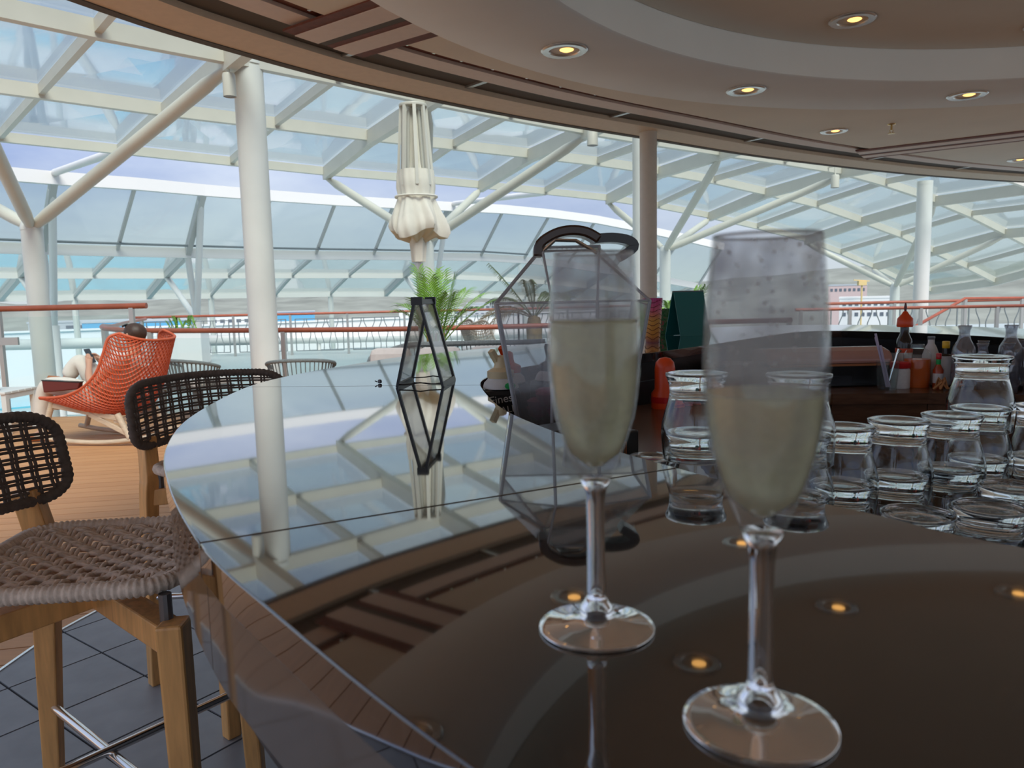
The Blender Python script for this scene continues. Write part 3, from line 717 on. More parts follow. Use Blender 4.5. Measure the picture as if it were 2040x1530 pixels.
F3 = [(-13.44, 18.3, 2.17), (-12.5, 19.45, 2.17), (-11.26, 20.6, 2.17), (-9.82, 21.75, 2.17), (-8.46, 22.9, 2.17), (-6.87, 24.05, 2.17), (-5.32, 25.2, 2.17), (-3.65, 26.35, 2.16), (-2.0, 27.5, 2.11), (-.38, 28.65, 2.03), (1.37, 29.8, 1.9), (3.16, 30.95, 1.72), (5.08, 32.1, 1.48), (7.14, 33.25, 1.23)]
F4 = [(-15.82, 20.7, 1.64), (-14.68, 21.85, 1.63), (-13.2, 23.0, 1.63), (-11.51, 24.15, 1.62), (-9.97, 25.3, 1.61), (-8.17, 26.45, 1.61), (-6.53, 27.6, 1.60), (-4.72, 28.75, 1.57), (-2.99, 29.9, 1.51), (-1.25, 31.05, 1.43), (.62, 32.2, 1.33), (2.51, 33.35, 1.18), (4.43, 34.5, 1.02), (6.47, 35.65, .85)]
FR = [[Vector(p) for p in F] for F in (F1, F2, F3, F4)]
fc = thing('glass_canopy', 'white framed glass canopy on the far side of the open sky slot', 'canopy', (-4, 24, 1.0))
for F, h in zip(FR, (0.26, 0.24, 0.18, 0.2)): poly_beam(F, 0.16, h).build('purlin', 'white_bright', fc)
for i in range(14):
    big = i in (1, 3, 7, 11)
    for a, b in ((0, 1), (1, 3)):
        poly_beam([F[i] for F in FR[a:b + 1]], 0.13 if big else 0.07, 0.2 if big else 0.07).build('rafter', 'rafter_backlit_grey', fc)
for i in range(13):
    for r_i in range(3): pane(FR[r_i][i], FR[r_i][i + 1], FR[r_i + 1][i + 1], FR[r_i + 1][i], fc, 0.05, 0.04)
MB().tube([p * 0.12 + q * 0.88 + Vector((0.05, -0.1, 0)) for p, q in zip(FR[0][:10], FR[1][:10])], 0.03, 6).build('guard_bar', 'iron_grey', fc)
for i in range(0, 14, 2):
    q = FR[3][i]; MB().tube([(q.x, q.y, -2.4 if i < 7 else 0.0 - 2.4), (q.x, q.y, q.z)], 0.09, 10).build('post', 'white_paint', fc)
# props between the two canopies and props of the far one
for pts in ([C3[0] * 0.97 + C3[-.5] * 0.03 + V(0, 0, -.03), FR[0][1] + V(.05, -.05, .1)], [C3[2.5] + V(0, 0, -.03), FR[0][7] + V(.1, -.05, .08)]):
    MB().tube(pts, 0.07, 12).build('slot_prop', 'white_paint', fc, smooth=True)
for i in (1, 3, 7):
    base = FR[1][i] * 0.5 + FR[2][i] * 0.5; base = Vector((base.x + 0.55, base.y - 0.2, 0.9))
    MB().tube([(base.x, base.y, -2.4), base], 0.11, 14).build('prop_shaft', 'white_paint', fc, smooth=True)
    for q in (FR[0][i] * .85 + FR[1][i] * .15, FR[1][i], FR[2][i]):
        MB().tube([base, q], 0.08, 12).build('prop_arm', 'white_bright', fc, smooth=True)

# ================================================================== BEYOND THE DECK
sea = MB().prism([(-3000, 40), (3000, 40), (3000, 3500), (-3000, 3500)], -29, -28).build('sea', 'sea'); tag(sea, 'grey blue harbour water below the far shore', 'sea'); sea['kind'] = 'structure'
hv, hf = [], []
NA = 90
for i in range(NA + 1):
    az = math.radians(-62 + 124 * i / NA); u = i / NA
    bump_ = noise.noise(Vector((u * 9, 1.7, 0))) * 5 + noise.noise(Vector((u * 30, 4.1, 0))) * 2
    ridge = 9 + 20 / (1 + math.exp(-(u - 0.64) * 22)) + bump_
    for j, (d, zf) in enumerate(((430, 0), (560, .12), (700, .45), (820, .8), (900, 1.0), (1000, .9))):
        zz = -28.5 + zf * (ridge + 29.8) + noise.noise(Vector((u * 40, j * 1.3, 2))) * 4 * (zf > 0)
        hv.append((d * math.sin(az), d * math.cos(az), zz))
for i in range(NA):
    for j in range(5): hf.append((i * 6 + j, i * 6 + 6 + j, i * 6 + 7 + j, i * 6 + j + 1))
tag(MB().add(hv, hf).build('hillside', 'hill', smooth='all'), 'hazy brown grey hillside across the harbour', 'hill')
def building(label, az, d, w, dep, z0, z1, m, rows_=0, roof=None):
    az = math.radians(az); c = Vector((d * math.sin(az), d * math.cos(az), 0)); R = Matrix.Rotation(-az, 3, 'Z')
    t = thing('harbour_building', label, 'building', (c.x, c.y, z0))
    MB().box(c + V(0, 0, (z0 + z1) / 2), (w, dep, z1 - z0), R).build('wall', m, t)
    MB().box(c + V(0, 0, z1 + 0.3), (w * 1.02, dep * 1.02, 0.6), R).build('roof', roof or 'house_grey', t)
    for r_ in range(rows_):
        for q in range(8):
            p = c + R @ Vector(((q - 3.5) * w / 8.6, -dep / 2 - 0.05, 0)) + V(0, 0, z1 - 1.6 - r_ * 3.2)
            MB().box(p, (w / 15, 0.1, 1.1), R).build('window', 'window_dark', t)
building('long white harbour terminal with a row of dark windows below the hillside', 25.2, 260, 15, 10, -28, -1.2, 'house_white', 2, 'house_white')
building('pink block behind the white harbour terminal', 24.0, 330, 14, 10, -28, 3.2, 'house_pink', 1)
building('grey shed on the quay beyond the railing column', -29, 330, 40, 15, -28, -4, 'house_grey', 1)
building('pale quay building behind the thick white column', -19.5, 300, 24, 12, -28, -3, 'house_white', 2)
building('low white quay building behind the closed parasol', -6, 320, 26, 12, -28, -2.5, 'house_white', 2)
building('long blue warehouse on the quay behind the thick white column', -16.8, 380, 30, 12, -28, -3, 'container_blue')
building('blue cargo store beyond the rocking chair railing', -26, 280, 34, 12, -28, -3.6, 'container_blue')
building('grey flat-roofed quay building right of the parasol', -1.5, 360, 22, 12, -28, -1.0, 'house_grey', 2)
cr = thing('harbour_crane', 'yellow harbour crane below the hillside', 'crane', (250 * math.sin(math.radians(24.9)), 250 * math.cos(math.radians(24.9)), -28))
c_ = cr.location
MB().tube([c_, c_ + V(0, 0, 31)], 0.25, 6).build('mast', 'crane_yellow', cr)
MB().box(c_ + V(0, 0, 31.4), (2.4, 1.2, 1.3)).bar(c_ + V(-2.5, 0, 32.4), c_ + V(2.2, 0, 32), 0.3, 0.3).build('jib', 'crane_yellow', cr)

# bulwark and beams at the far edge of the deck below
bw = thing('deck_bulwark', 'white bulwark wall along the far edge of the pool deck', 'bulwark', (-10, 24, -2.4))
ld = Vector((.815, .58, 0)).normalized()
a_, b_ = Vector((-45, 16.5, 0)), Vector((6, 52.0, 0))
MB().bar(a_ + V(0, 0, -1.06), b_ + V(0, 0, -1.06), 0.25, 2.7).build('wall', 'white_bright', bw)
MB().bar(a_ + V(0, 0, 0.32), b_ + V(0, 0, 0.32), 0.4, 0.08).build('coping', 'white_bright', bw)
pp_ = thing('pipe_rail', 'thick white horizontal pipe beyond the wavy balustrade', 'pipe', (-6.2, 20.75, -2.4))
MB().tube([(-15.4, 20.75, 0.335), (3, 20.75, 0.33)], 0.15, 14).build('pipe', 'white_bright', pp_, smooth=True)
for x, z in ((-14.6, -2.41), (-10.2, -2.41), (-5.3, -0.01), (-.8, -0.01), (2.8, -0.01)):
    MB().tube([(x, 20.75, z), (x, 20.75, 0.25)], 0.06, 10).build('support', 'white_bright', pp_, smooth=True)
for i, (x, y, w, h, m) in enumerate(((-15.5, 26.5, 2.4, 0.9, 'white_bright'), (-10.8, 35.0, 3.0, 0.8, 'white_bright'), (-11.5, 29.5, 1.6, 1.2, 'house_grey'))):
    t = thing('deck_cabin', ('low white cabin beside the swimming pool', 'wide white cabin at the far edge of the swimming pool', 'grey cabin on the pool deck behind the white cabin')[i], 'cabin', (x, y, -2.4))
    MB().box((x, y, -2.4 + h / 2), (w, 1.2, h)).build('wall', m, t, bevel=0.03)
    MB().box((x, y, -2.4 + h + 0.05), (w * 1.08, 1.3, 0.1)).build('roof', 'white_bright', t, bevel=0.02)

# ------------------------------------------------------------------ railings
def railing(name, label, pts, z, r, posts, panes=True, m='rail_wood', foot=0.0, post_m='steel', post_w=0.05, gz=(0.10, 0.10)):
    pts = [Vector((p[0], p[1], p[2] if len(p) > 2 else z)) for p in pts]
    t = thing(name, label, 'railing', (pts[0].x, pts[0].y, foot))
    MB().tube(pts, r, 12).build('handrail', m, t, smooth=True)
    # positions along the line
    L = [0]
    for a, b in zip(pts[:-1], pts[1:]): L.append(L[-1] + (b - a).length)
    def at(s_):
        for i in range(len(pts) - 1):
            if s_ <= L[i + 1] or i == len(pts) - 2:
                return pts[i].lerp(pts[i + 1], (s_ - L[i]) / (L[i + 1] - L[i]))
    pp = [at(L[-1] * q) for q in posts]
    for p in pp: MB().bar((p.x, p.y, foot), (p.x, p.y, p.z), post_w, post_w).build('post', post_m, t)
    if panes:
        for p, q in zip(pp[:-1], pp[1:]):
            d = (q - p).normalized()
            MB().bar(p + d * 0.05 + V(0, 0, (foot + gz[0] - p.z + -gz[1]) / 2), q - d * 0.05 + V(0, 0, (foot + gz[0] - q.z - gz[1]) / 2), 0.012, p.z - gz[1] - foot - gz[0]).build('glass_pane', 'rail_glass', t)
    return t
tA = railing('glass_railing', 'tall glass screen with red timber handrail behind the orange rocking chair', [(-9.4, 8.9, 1.31), (-4.27, 8.9, 1.31)], 1.31, 0.034, [0.0, .22, .44, .66, .965])
MB().box((-5.92, 8.87, 0.93), (0.26, 0.03, 0.09)).build('clamp_plate', 'steel', tA)
near_pts = [p for p in catmull([(-8.2, 17.0, 1.02), (-6.9, 13.6, 1.02), (-5.9, 11.2, 1.02), (-5.5, 10.2, 1.05), (-5.15, 9.65, 1.03), (-4.5, 9.42, 1.0), (-2.9, 9.4, .97), (-1.3, 9.4, .95), (.5, 9.4, .95), (3.5, 9.4, .95)], 5)]
railing('glass_railing', 'red timber handrail with glass panes sweeping round the platform behind the bar', near_pts, 1.0, 0.032, [0.05, .2, .33, .42, .47, .52, .62, .74, .87, .998])
def wavy_proto(h):
    mb = MB(); pts = [(0.045 * math.sin(z / h * 2 * PI * 1.25 + .5) * (0.3 + z / h), 0, z) for z in [h * i / 12 for i in range(13)]]
    mb.tube(pts, 0.011, 5)
    return mb
def balustrade(label, pts, z, nper, group=None, post_step=1.45, foot=0.0):
    pts = [Vector((x, y, 0)) for x, y in pts]
    t = thing('wavy_balustrade', label, 'balustrade', (pts[0].x, pts[0].y, foot), group)
    MB().tube([p + V(0, 0, z) for p in pts], 0.032, 10).build('handrail', 'rail_wood', t, smooth=True)
    proto = None; phase = 0
    for a, b in zip(pts[:-1], pts[1:]):
        d = (b - a); L = d.length; d.normalize(); n_ = max(1, round(L / post_step)); angz = math.atan2(d.y, d.x)
        for i in range(n_ + 1):
            p = a + d * (L * i / n_); MB().bar((p.x, p.y, foot), (p.x, p.y, z), 0.05, 0.05).build('post', 'steel', t)
            if i == n_: break
            q0, q1 = p + d * 0.12, a + d * (L * (i + 1) / n_ - 0.12)
            MB().bar(q0 + V(0, 0, z - .13), q1 + V(0, 0, z - .13), 0.022, 0.022).bar(q0 + V(0, 0, foot + .1), q1 + V(0, 0, foot + .1), 0.022, 0.022).bar(q0 + V(0, 0, foot + .1), q0 + V(0, 0, z - .13), .022, .022).bar(q1 + V(0, 0, foot + .1), q1 + V(0, 0, z - .13), .022, .022).build('panel_frame', 'iron_grey', t)
            for k_ in range(1, nper):
                c = q0.lerp(q1, k_ / nper)
                if proto is None:
                    proto = wavy_proto(z - .23 - foot).build('baluster', 'iron_grey', t, loc=(0, 0, 0)); o = proto
                else:
                    o = bpy.data.objects.new('baluster', proto.data); col.objects.link(o); o.parent = t
                o.location = c + V(0, 0, foot + .1) - t.location; o.rotation_euler = (0, 0, angz + (PI if (phase % 3) == 1 else 0)); phase += 1
    return t
balustrade('wavy iron balustrade with red handrail across the far side of the platform', [(-9.4, 18.9), (-8.4, 19.0), (.2, 19.0), (4.0, 20.2)], 1.03, 7)
balustrade('wavy iron balustrade with red handrail beyond the carafes', [(6.5, 15.6), (12.2, 15.6)], 1.04, 6)
railing('stair_railing', 'plain red handrail on steel posts in front of the wavy balustrade beyond the carafes', [(4.9, 13.0, .99), (9.6, 13.0, .97)], .98, 0.028, [0.02, .2, .46, .74, .98], panes=False)
railing('stair_handrail', 'sloping red stair handrail rising beside the white column', [(7.35, 13.7, .62), (8.95, 14.9, 1.09), (11.5, 15.0, 1.06)], 1.0, 0.03, [0.45, .7, .99], panes=False)

# ------------------------------------------------------------------ planter with leaves, plants
def frond(base, direc, L, rise, droop, nleaf, lw, ll, m, parent, name='frond', curl=0.0, stem_r=0.008):
    base = Vector(base); d = Vector(direc).normalized(); mb = MB(); pts = []
    for i in range(13):
        t = i / 12; pts.append(base + Vector((d.x, d.y, 0)) * (L * (t ** 1.15) * (1 - 0.12 * t)) + V(0, 0, rise * t - droop * t ** 2.4))
    mb.tube(pts, [stem_r * (1 - .75 * i / 12) for i in range(13)], 5)
    side = Vector((-d.y, d.x, 0))
    for i in range(nleaf):
        t = 0.22 + 0.78 * i / (nleaf - 1); f_ = t * 12; a = min(int(f_), 11); p = pts[a].lerp(pts[a + 1], f_ - a); tan = (pts[a + 1] - pts[a]).normalized()
        ln = ll * (0.35 + 1.1 * math.sin(min(1, (t - .18) * 1.1) * PI * 0.92) ** .7) * random.uniform(.85, 1.1)
        for sgn in (-1, 1):
            dir_ = (tan * 0.75 + side * sgn * 0.75 + V(0, 0, 0.25)).normalized(); w_ = tan.cross(dir_).cross(dir_).normalized() * lw
            m1 = p + dir_ * ln * .5 + V(0, 0, -.06 * ln); e_ = p + dir_ * ln + V(0, 0, -(.3 + curl) * ln)
            mb.add([p - w_ * .3, p + w_ * .3, m1 + w_, m1 - w_, e_], [(0, 1, 2, 3), (3, 2, 4)])
    return mb.build(name, m, parent)
pt = thing('potted_palm', 'bright green palm in a pale pot behind the parasol pole', 'plant', (-.80, 8.0, 0))
MB().lathe([(.17, 0), (.22, .3), (.24, .46), (.22, .46), (.2, .42)], (-.80, 8.0, 0), 24, capt=False).build('pot', 'pot_white', pt, smooth=True)
MB().lathe([(.205, .41), (.0001, .43)], (-.80, 8.0, 0), 24).build('soil', 'soil', pt)
for i in range(9):
    a = i * 2 * PI / 9; MB().tube([(-.80 + .06 * math.cos(a), 8 + .06 * math.sin(a), .4), (-.80 + .09 * math.cos(a), 8 + .09 * math.sin(a), .95)], [.02, .012], 6).build('cane', 'stem_brown', pt, smooth=True)
for i, (a, L, ri, dr) in enumerate(((20, .55, 1.05, .22), (5, .62, .85, .15), (75, .25, 1.15, .05), (110, .25, 1.0, .08), (165, .38, 1.1, .35), (200, .4, .95, .3), (265, .22, 1.1, .1), (300, .35, .95, .15), (335, .5, .98, .3), (45, .45, 1.12, .22), (140, .2, 1.2, .05), (240, .3, .8, .1), (90, .12, 1.1, .02), (355, .2, 1.05, .03), (180, .14, 1.12, .02))):
    a = math.radians(a)
    frond((-.80 + .05 * math.cos(a), 8 + .05 * math.sin(a), .8), (math.cos(a), math.sin(a), 0), L, ri * .72, dr, 20, .008, .17, 'leaf', pt)
cy = thing('potted_cycad', 'dark green arching cycad fronds behind the clear blender hood', 'plant', (.38, 12.2, 0))
MB().lathe([(.2, 0), (.28, .35), (.3, .55), (.27, .55), (.25, .5)], (.38, 12.2, 0), 24, capt=False).build('pot', 'pot_white', cy, smooth=True)
MB().lathe([(.255, .5), (.0001, .52)], (.38, 12.2, 0), 24).build('soil', 'soil', cy)
MB().lathe([(.12, .5), (.13, .8), (.1, .98), (.02, 1.02)], (.38, 12.2, 0), 16).build('trunk', 'stem_brown', cy, smooth=True)
for a, L, ri, dr, m in ((183, .75, .95, .10, 'leaf_dark'), (195, 1.1, .75, .85, 'leaf_brown'), (172, 1.15, .5, .6, 'leaf_brown'), (150, .9, .8, .5, 'leaf_dark'), (20, .95, .8, .35, 'leaf_dark'), (60, .8, .9, .5, 'leaf_dark'), (260, .7, .9, .3, 'leaf_dark'), (320, .8, .85, .5, 'leaf_dark'), (210, .9, .55, .65, 'leaf_brown')):
    a = math.radians(a); frond((.38, 12.2, .95), (math.cos(a), math.sin(a), 0), L, ri, dr, 34, .009, .20, m, cy, curl=.3, stem_r=.012)
fn = thing('potted_fern', 'feathery green plant beside the foot of the taupe roof post', 'plant', (2.35, 10.6, 0))
MB().lathe([(.18, 0), (.24, .4), (.25, .5), (.22, .5)], (2.35, 10.6, 0), 20, capt=False).build('pot', 'pot_white', fn, smooth=True)
MB().lathe([(.21, .46), (.0001, .47)], (2.35, 10.6, 0), 20).build('soil', 'soil', fn)
for i in range(10):
    a = i * 2 * PI / 10 + .3; frond((2.35, 10.6, .48), (math.cos(a), math.sin(a), 0), .35 + .1 * (i % 3), 1.15 - .1 * (i % 4), .25, 20, .012, .14, 'leaf', fn)
pl = thing('white_planter', 'long white planter box with short green leaves by the wavy balustrade', 'planter', (-7.35, 17.0, 0))
MB().box((-7.35, 17.0, .36), (.92, .5, .72)).build('box', 'white_bright', pl, bevel=.02)
MB().box((-7.35, 17.0, .735), (.96, .54, .03)).build('rim', 'white_bright', pl)
for i in range(9):
    x = -7.62 + i * .07
    frond((x, 17.0, .72), (random.uniform(-1, 1), random.uniform(-1, 1), 0), .12, .24 + .05 * (i % 3), .02, 7, .02, .09, 'leaf', pl, name='leaf_tuft')

# ------------------------------------------------------------------ closed parasol
ux, uy = -1.07, 9.0
um = thing('closed_parasol', 'tall folded cream parasol tied round its pole', 'parasol', (ux, uy, 0))
MB().tube([(ux, uy, .05), (ux, uy, 1.9)], .032, 14).build('pole', 'steel', um, smooth=True)
MB().lathe([(.3, 0), (.3, .05), (.05, .07), (.05, .3)], (ux, uy, 0), 24).build('base', 'white_paint', um, smooth=True)
MB().tube([(ux, uy, 1.62), (ux, uy, 1.74)], .055, 14).build('crank_collar', 'steel', um, smooth=True)
MB().lathe([(.02, 3.55), (.16, 3.545), (.165, 3.53), (.16, 3.515), (.02, 3.51)], (ux, uy, 0), 28).build('top_disc', 'white_paint_warm', um, smooth=True)
for i in range(8):
    a = i * 2 * PI / 8 + .2; c, s_ = math.cos(a), math.sin(a)
    MB().bar((ux + .145 * c, uy + .145 * s_, 3.52), (ux + .205 * c, uy + .205 * s_, 2.62), .038, .03, (c, s_, 0)).build('rib', 'white_paint_warm', um)
    MB().bar((ux + .08 * c, uy + .08 * s_, 3.47), (ux + .13 * c, uy + .13 * s_, 2.7), .025, .02, (c, s_, 0)).build('strut', 'white_paint_warm', um)
pleat = lambda amp, nn, ph=0: (lambda t, i: 1 + amp * math.sin(nn * t + ph + i * .12) + .5 * amp * math.sin(nn * 2.3 * t + i * .4))
MB().lathe([(.05, 3.50), (.06, 3.2), (.075, 2.9), (.11, 2.7), (.14, 2.6)], (ux, uy, 0), 64, wob=pleat(.14, 8)).build('canopy_roll', 'fabric_cream', um, smooth='all')
def tri(x): return 2 * abs((x / (2 * PI)) % 1.0 - .5) * 2 - 1
def fold(t, amp, z=0):
    return 1 + amp * (.75 * tri(7 * t + .6 + .8 * math.sin(2 * t)) + .35 * tri(15 * t + z * 9) + .2 * math.sin(3 * t + 1))
prof = [(.205, 2.80, .05), (.215, 2.70, .06), (.22, 2.60, .07), (.205, 2.50, .07), (.222, 2.44, .12), (.255, 2.36, .16), (.285, 2.29, .2), (.305, 2.22, .23), (.308, 2.165, .24), (.285, 2.12, .24)]
sk_ = MB(); nn = 120; vs_ = []
for (r, z, am) in prof:
    for k_ in range(nn):
        t = 2 * PI * k_ / nn; f_ = fold(t, am, z) ; dz = -.05 * (1 + math.sin(3 * t + 1.2)) * max(0, (2.45 - z) / .3)
        vs_.append(V(ux + r * f_ * math.cos(t), uy + r * f_ * math.sin(t), z + dz))
fs = [(i * nn + k_, i * nn + (k_ + 1) % nn, (i + 1) * nn + (k_ + 1) % nn, (i + 1) * nn + k_) for i in range(len(prof) - 1) for k_ in range(nn)]
sk_.add(vs_, fs).build('folded_fabric', 'fabric_cream', um, smooth=True)
hem = vs_[-nn:]; un = list(hem)
for fr_, (r, z) in ((.5, (.20, 2.045)), (1, (.1, 2.0))):
    for k_ in range(nn):
        t = 2 * PI * k_ / nn; f_ = fold(t, .25 if fr_ < 1 else .12, 1.3); un.append(V(ux + r * f_ * math.cos(t), uy + r * f_ * math.sin(t), z + .03 * math.sin(5 * t)))
MB().add(un, [(i * nn + k_, i * nn + (k_ + 1) % nn, (i + 1) * nn + (k_ + 1) % nn, (i + 1) * nn + k_) for i in range(2) for k_ in range(nn)]).build('hem_lining', 'fabric_tan', um, smooth=True)
MB().lathe([(.105, 2.06), (.098, 1.98), (.088, 1.88), (.078, 1.75)], (ux, uy, 0), 60, wob=lambda t, i: fold(t, .12, i * .1)).build('tied_tail', 'fabric_cream', um, smooth=True)
MB().tube([(ux + .24 * math.cos(t * PI / 16), uy + .24 * math.sin(t * PI / 16), 2.50) for t in range(32)], .014, 6, closed=True).build('tie_strap', 'fabric_cream', um, smooth=True)
# ------------------------------------------------------------------ bar stools
def stool():
    t = empty('bar_stool')
    H = .225
    # legs (local: facing +X); rear legs run on upward as back posts
    for sx, sy in ((1, -1), (1, 1)):
        MB().bar((sx * .232, sy * .232, .70), (sx * .245, sy * .25, 0), .062, .05, (1, 0, 0), .045, .04).build('leg', 'teak', t, bevel=.006)
        MB().tube([(sx * .215, sy * .215, .69), (sx * .215, sy * .215, .75)], .012, 10).build('seat_pin', 'steel_dark', t)
    for sy in (-1, 1):
        pts = catmull([(-.262, sy * .25, 0), (-.245, sy * .243, .35), (-.225, sy * .235, .66), (-.222, sy * .228, .74), (-.245, sy * .22, .865)], 4); n_ = len(pts)
        wv = [.036 + .022 * math.sin(min(1, i / (n_ - 1) * 1.15) * PI * .62) for i in range(n_)]
        MB().loft(pts, [w * .8 for w in wv], wv, (1, 0, 0)).build('leg', 'teak', t, bevel=.004)
        MB().tube([(-.2, sy * .205, .69), (-.2, sy * .205, .75)], .012, 10).build('seat_pin', 'steel_dark', t)
    for a, b in (((.235, -.235), (-.235, .235)), ((.235, .235), (-.235, -.235))):
        MB().bar((a[0], a[1], .665), (0, 0, .685), .05, .055).bar((0, 0, .685), (b[0], b[1], .665), .05, .055).build('cross_rail', 'teak', t, bevel=.004)
        MB().tube([(a[0], a[1], .30 if b[1] > 0 else .315), (b[0], b[1], .30 if b[1] > 0 else .315)], .0105, 12).build('footrest_bar', 'steel_bright', t, smooth=True)
    # seat rim: rounded square, wrapped with cord
    rim = []
    R_ = .075
    for (cx, cy, a0) in ((H - R_, H - R_, 0), (-H + R_, H - R_, 90), (-H + R_, -H + R_, 180), (H - R_, -H + R_, 270)):
        for q in range(7): rim.append(V(cx + R_ * math.cos(math.radians(a0 + q * 15)), cy + R_ * math.sin(math.radians(a0 + q * 15)), 0))
    def seat_z(x, y): return .765 - .012 * math.cos(x / H * PI / 2) * math.cos(y / H * PI / 2) + (.012 if abs(x) > .2 else 0) * 0
    dense = []
    for i in range(len(rim)):
        a, b = rim[i], rim[(i + 1) % len(rim)]; n_ = max(1, round((b - a).length / .0042))
        for q in range(n_): dense.append(a.lerp(b, q / n_) + V(0, 0, .765))
    rads = [.0165 + .0016 * (1 if i % 3 else -1) for i in range(len(dense))]
    MB().tube(dense, rads, 9, closed=True).build('seat_rim', 'rope_wrap', t, smooth='all')
    # woven strands: pairs of ropes going over and under each other
    def strand(name, axis, c, lo, hi, ph, n_cross, r, zf, sep, par):
        mb = MB()
        for s_ in (-sep, sep):
            pts = []
            for i in range(41):
                u = lo + (hi - lo) * i / 40; w = .0065 * math.sin(PI * (u - lo) / (hi - lo) * n_cross + ph)
                x, y = (u, c + s_) if axis == 0 else (c + s_, u)
                pts.append(zf(x, y, w))
            mb.tube(pts, r, 6)
        return mb.build(name, 'rope', t if par is None else par, smooth='all')
    nA = 13
    for i in range(nA):
        c = -H + .03 + (2 * H - .06) * i / (nA - 1)
        e = H - .012 if abs(c) < H - R_ else H - .012 - (R_ - math.sqrt(max(0, R_ ** 2 - (abs(c) - H + R_) ** 2)))
        zf = lambda x, y, w: V(x, y, seat_z(x, y) + w)
        strand('seat_rope', 0, c, -e, e, (i % 2) * PI, nA - 1, .0048, zf, .0056, None)
        strand('seat_rope', 1, c, -e, e, ((i + 1) % 2) * PI, nA - 1, .0048, zf, .0056, None)
    # curved back panel: height .80..1.04, wraps round the sitter
    BW, Z0, Z1 = .29, .835, 1.04
    def back(s_, z):   # s_ in -1..1 along the width
        return V(-.275 + .105 * s_ * s_ - .03 * (z - Z0) / (Z1 - Z0), BW * s_, z + .012 * (1 - s_ * s_))
    rimb = []
    rc = .26; zc = .055
    def ring_pt(s_, z): rimb.append(back(s_, z))
    for q in range(13):
        ring_pt(-(1 - rc) + 2 * (1 - rc) * q / 12, Z1)
    for q in range(1, 7): ring_pt((1 - rc) + rc * math.sin(q / 7 * PI / 2), Z1 - zc * (1 - math.cos(q / 7 * PI / 2)))
    for q in range(4): ring_pt(1, Z1 - zc - (Z1 - Z0 - 2 * zc) * q / 3)
    for q in range(1, 7): ring_pt((1 - rc) + rc * math.cos(q / 7 * PI / 2), Z0 + zc * (1 - math.sin(q / 7 * PI / 2)))
    for q in range(13): ring_pt((1 - rc) - 2 * (1 - rc) * q / 12, Z0)
    for q in range(1, 7): ring_pt(-(1 - rc) - rc * math.sin(q / 7 * PI / 2), Z0 + zc * (1 - math.cos(q / 7 * PI / 2)))
    for q in range(4): ring_pt(-1, Z0 + zc + (Z1 - Z0 - 2 * zc) * q / 3)
    for q in range(1, 7): ring_pt(-(1 - rc) - rc * math.cos(q / 7 * PI / 2), Z1 - zc * (1 - math.sin(q / 7 * PI / 2)))
    dense = []
    for i in range(len(rimb)):
        a, b = rimb[i], rimb[(i + 1) % len(rimb)]; n_ = max(1, round((b - a).length / .0045))
        for q in range(n_): dense.append(a.lerp(b, q / n_))
    MB().tube(dense, [.0128 + .0011 * (1 if i % 3 else -1) for i in range(len(dense))], 9, closed=True).build('back_rim', 'rope_back_shaded', t, smooth='all')
    nV, nH = 15, 7
    for i in range(nV):
        s_ = -.9 + 1.8 * i / (nV - 1); mb = MB()
        ed = max(0, abs(s_) - (1 - rc)) / rc; dz = zc * (1 - math.sqrt(max(0, 1 - ed * ed)))
        for off in (-.017, .017):
            pts = []
            for q in range(15):
                z = Z0 + dz + (Z1 - Z0 - 2 * dz) * q / 14; p = back(s_ + off, z); p.x += .0016 * math.sin(PI * q / 14 * (nH + 1) + (i % 2) * PI); pts.append(p)
            mb.tube(pts, .0040, 6)
        mb.build('back_rope', 'rope_back_shaded', t, smooth='all')
    for j in range(nH):
        z = Z0 + (Z1 - Z0) * (j + 1) / (nH + 1); mb = MB()
        ez = max(0, zc - min(z - Z0, Z1 - z)) / zc; se = 1 - rc * (1 - math.sqrt(max(0, 1 - ez * ez)))
        for off in (-.0045, .0045):
            pts = []
            for q in range(49):
                s_ = -se + 2 * se * q / 48; p = back(s_, z + off); p.x += .0016 * math.sin(PI * (s_ + .9) / 1.8 * (nV - 1) + (j % 2) * PI); pts.append(p)
            mb.tube(pts, .0038, 6)
        mb.build('back_rope', 'rope_back_shaded', t, smooth='all')
    return t
st1 = stool(); st2 = copy_tree(st1)
st1.location = (-.915, 1.59, 0); st1.rotation_euler = (0, 0, math.radians(6)); tag(st1, 'teak bar stool with its woven rope seat tucked under the counter edge', 'bar stool', 'bar stools')
st2.location = (-.90, 2.50, 0); st2.rotation_euler = (0, 0, math.radians(-40)); tag(st2, 'teak bar stool with woven rope back standing between counter and orange rocking chair', 'bar stool', 'bar stools')

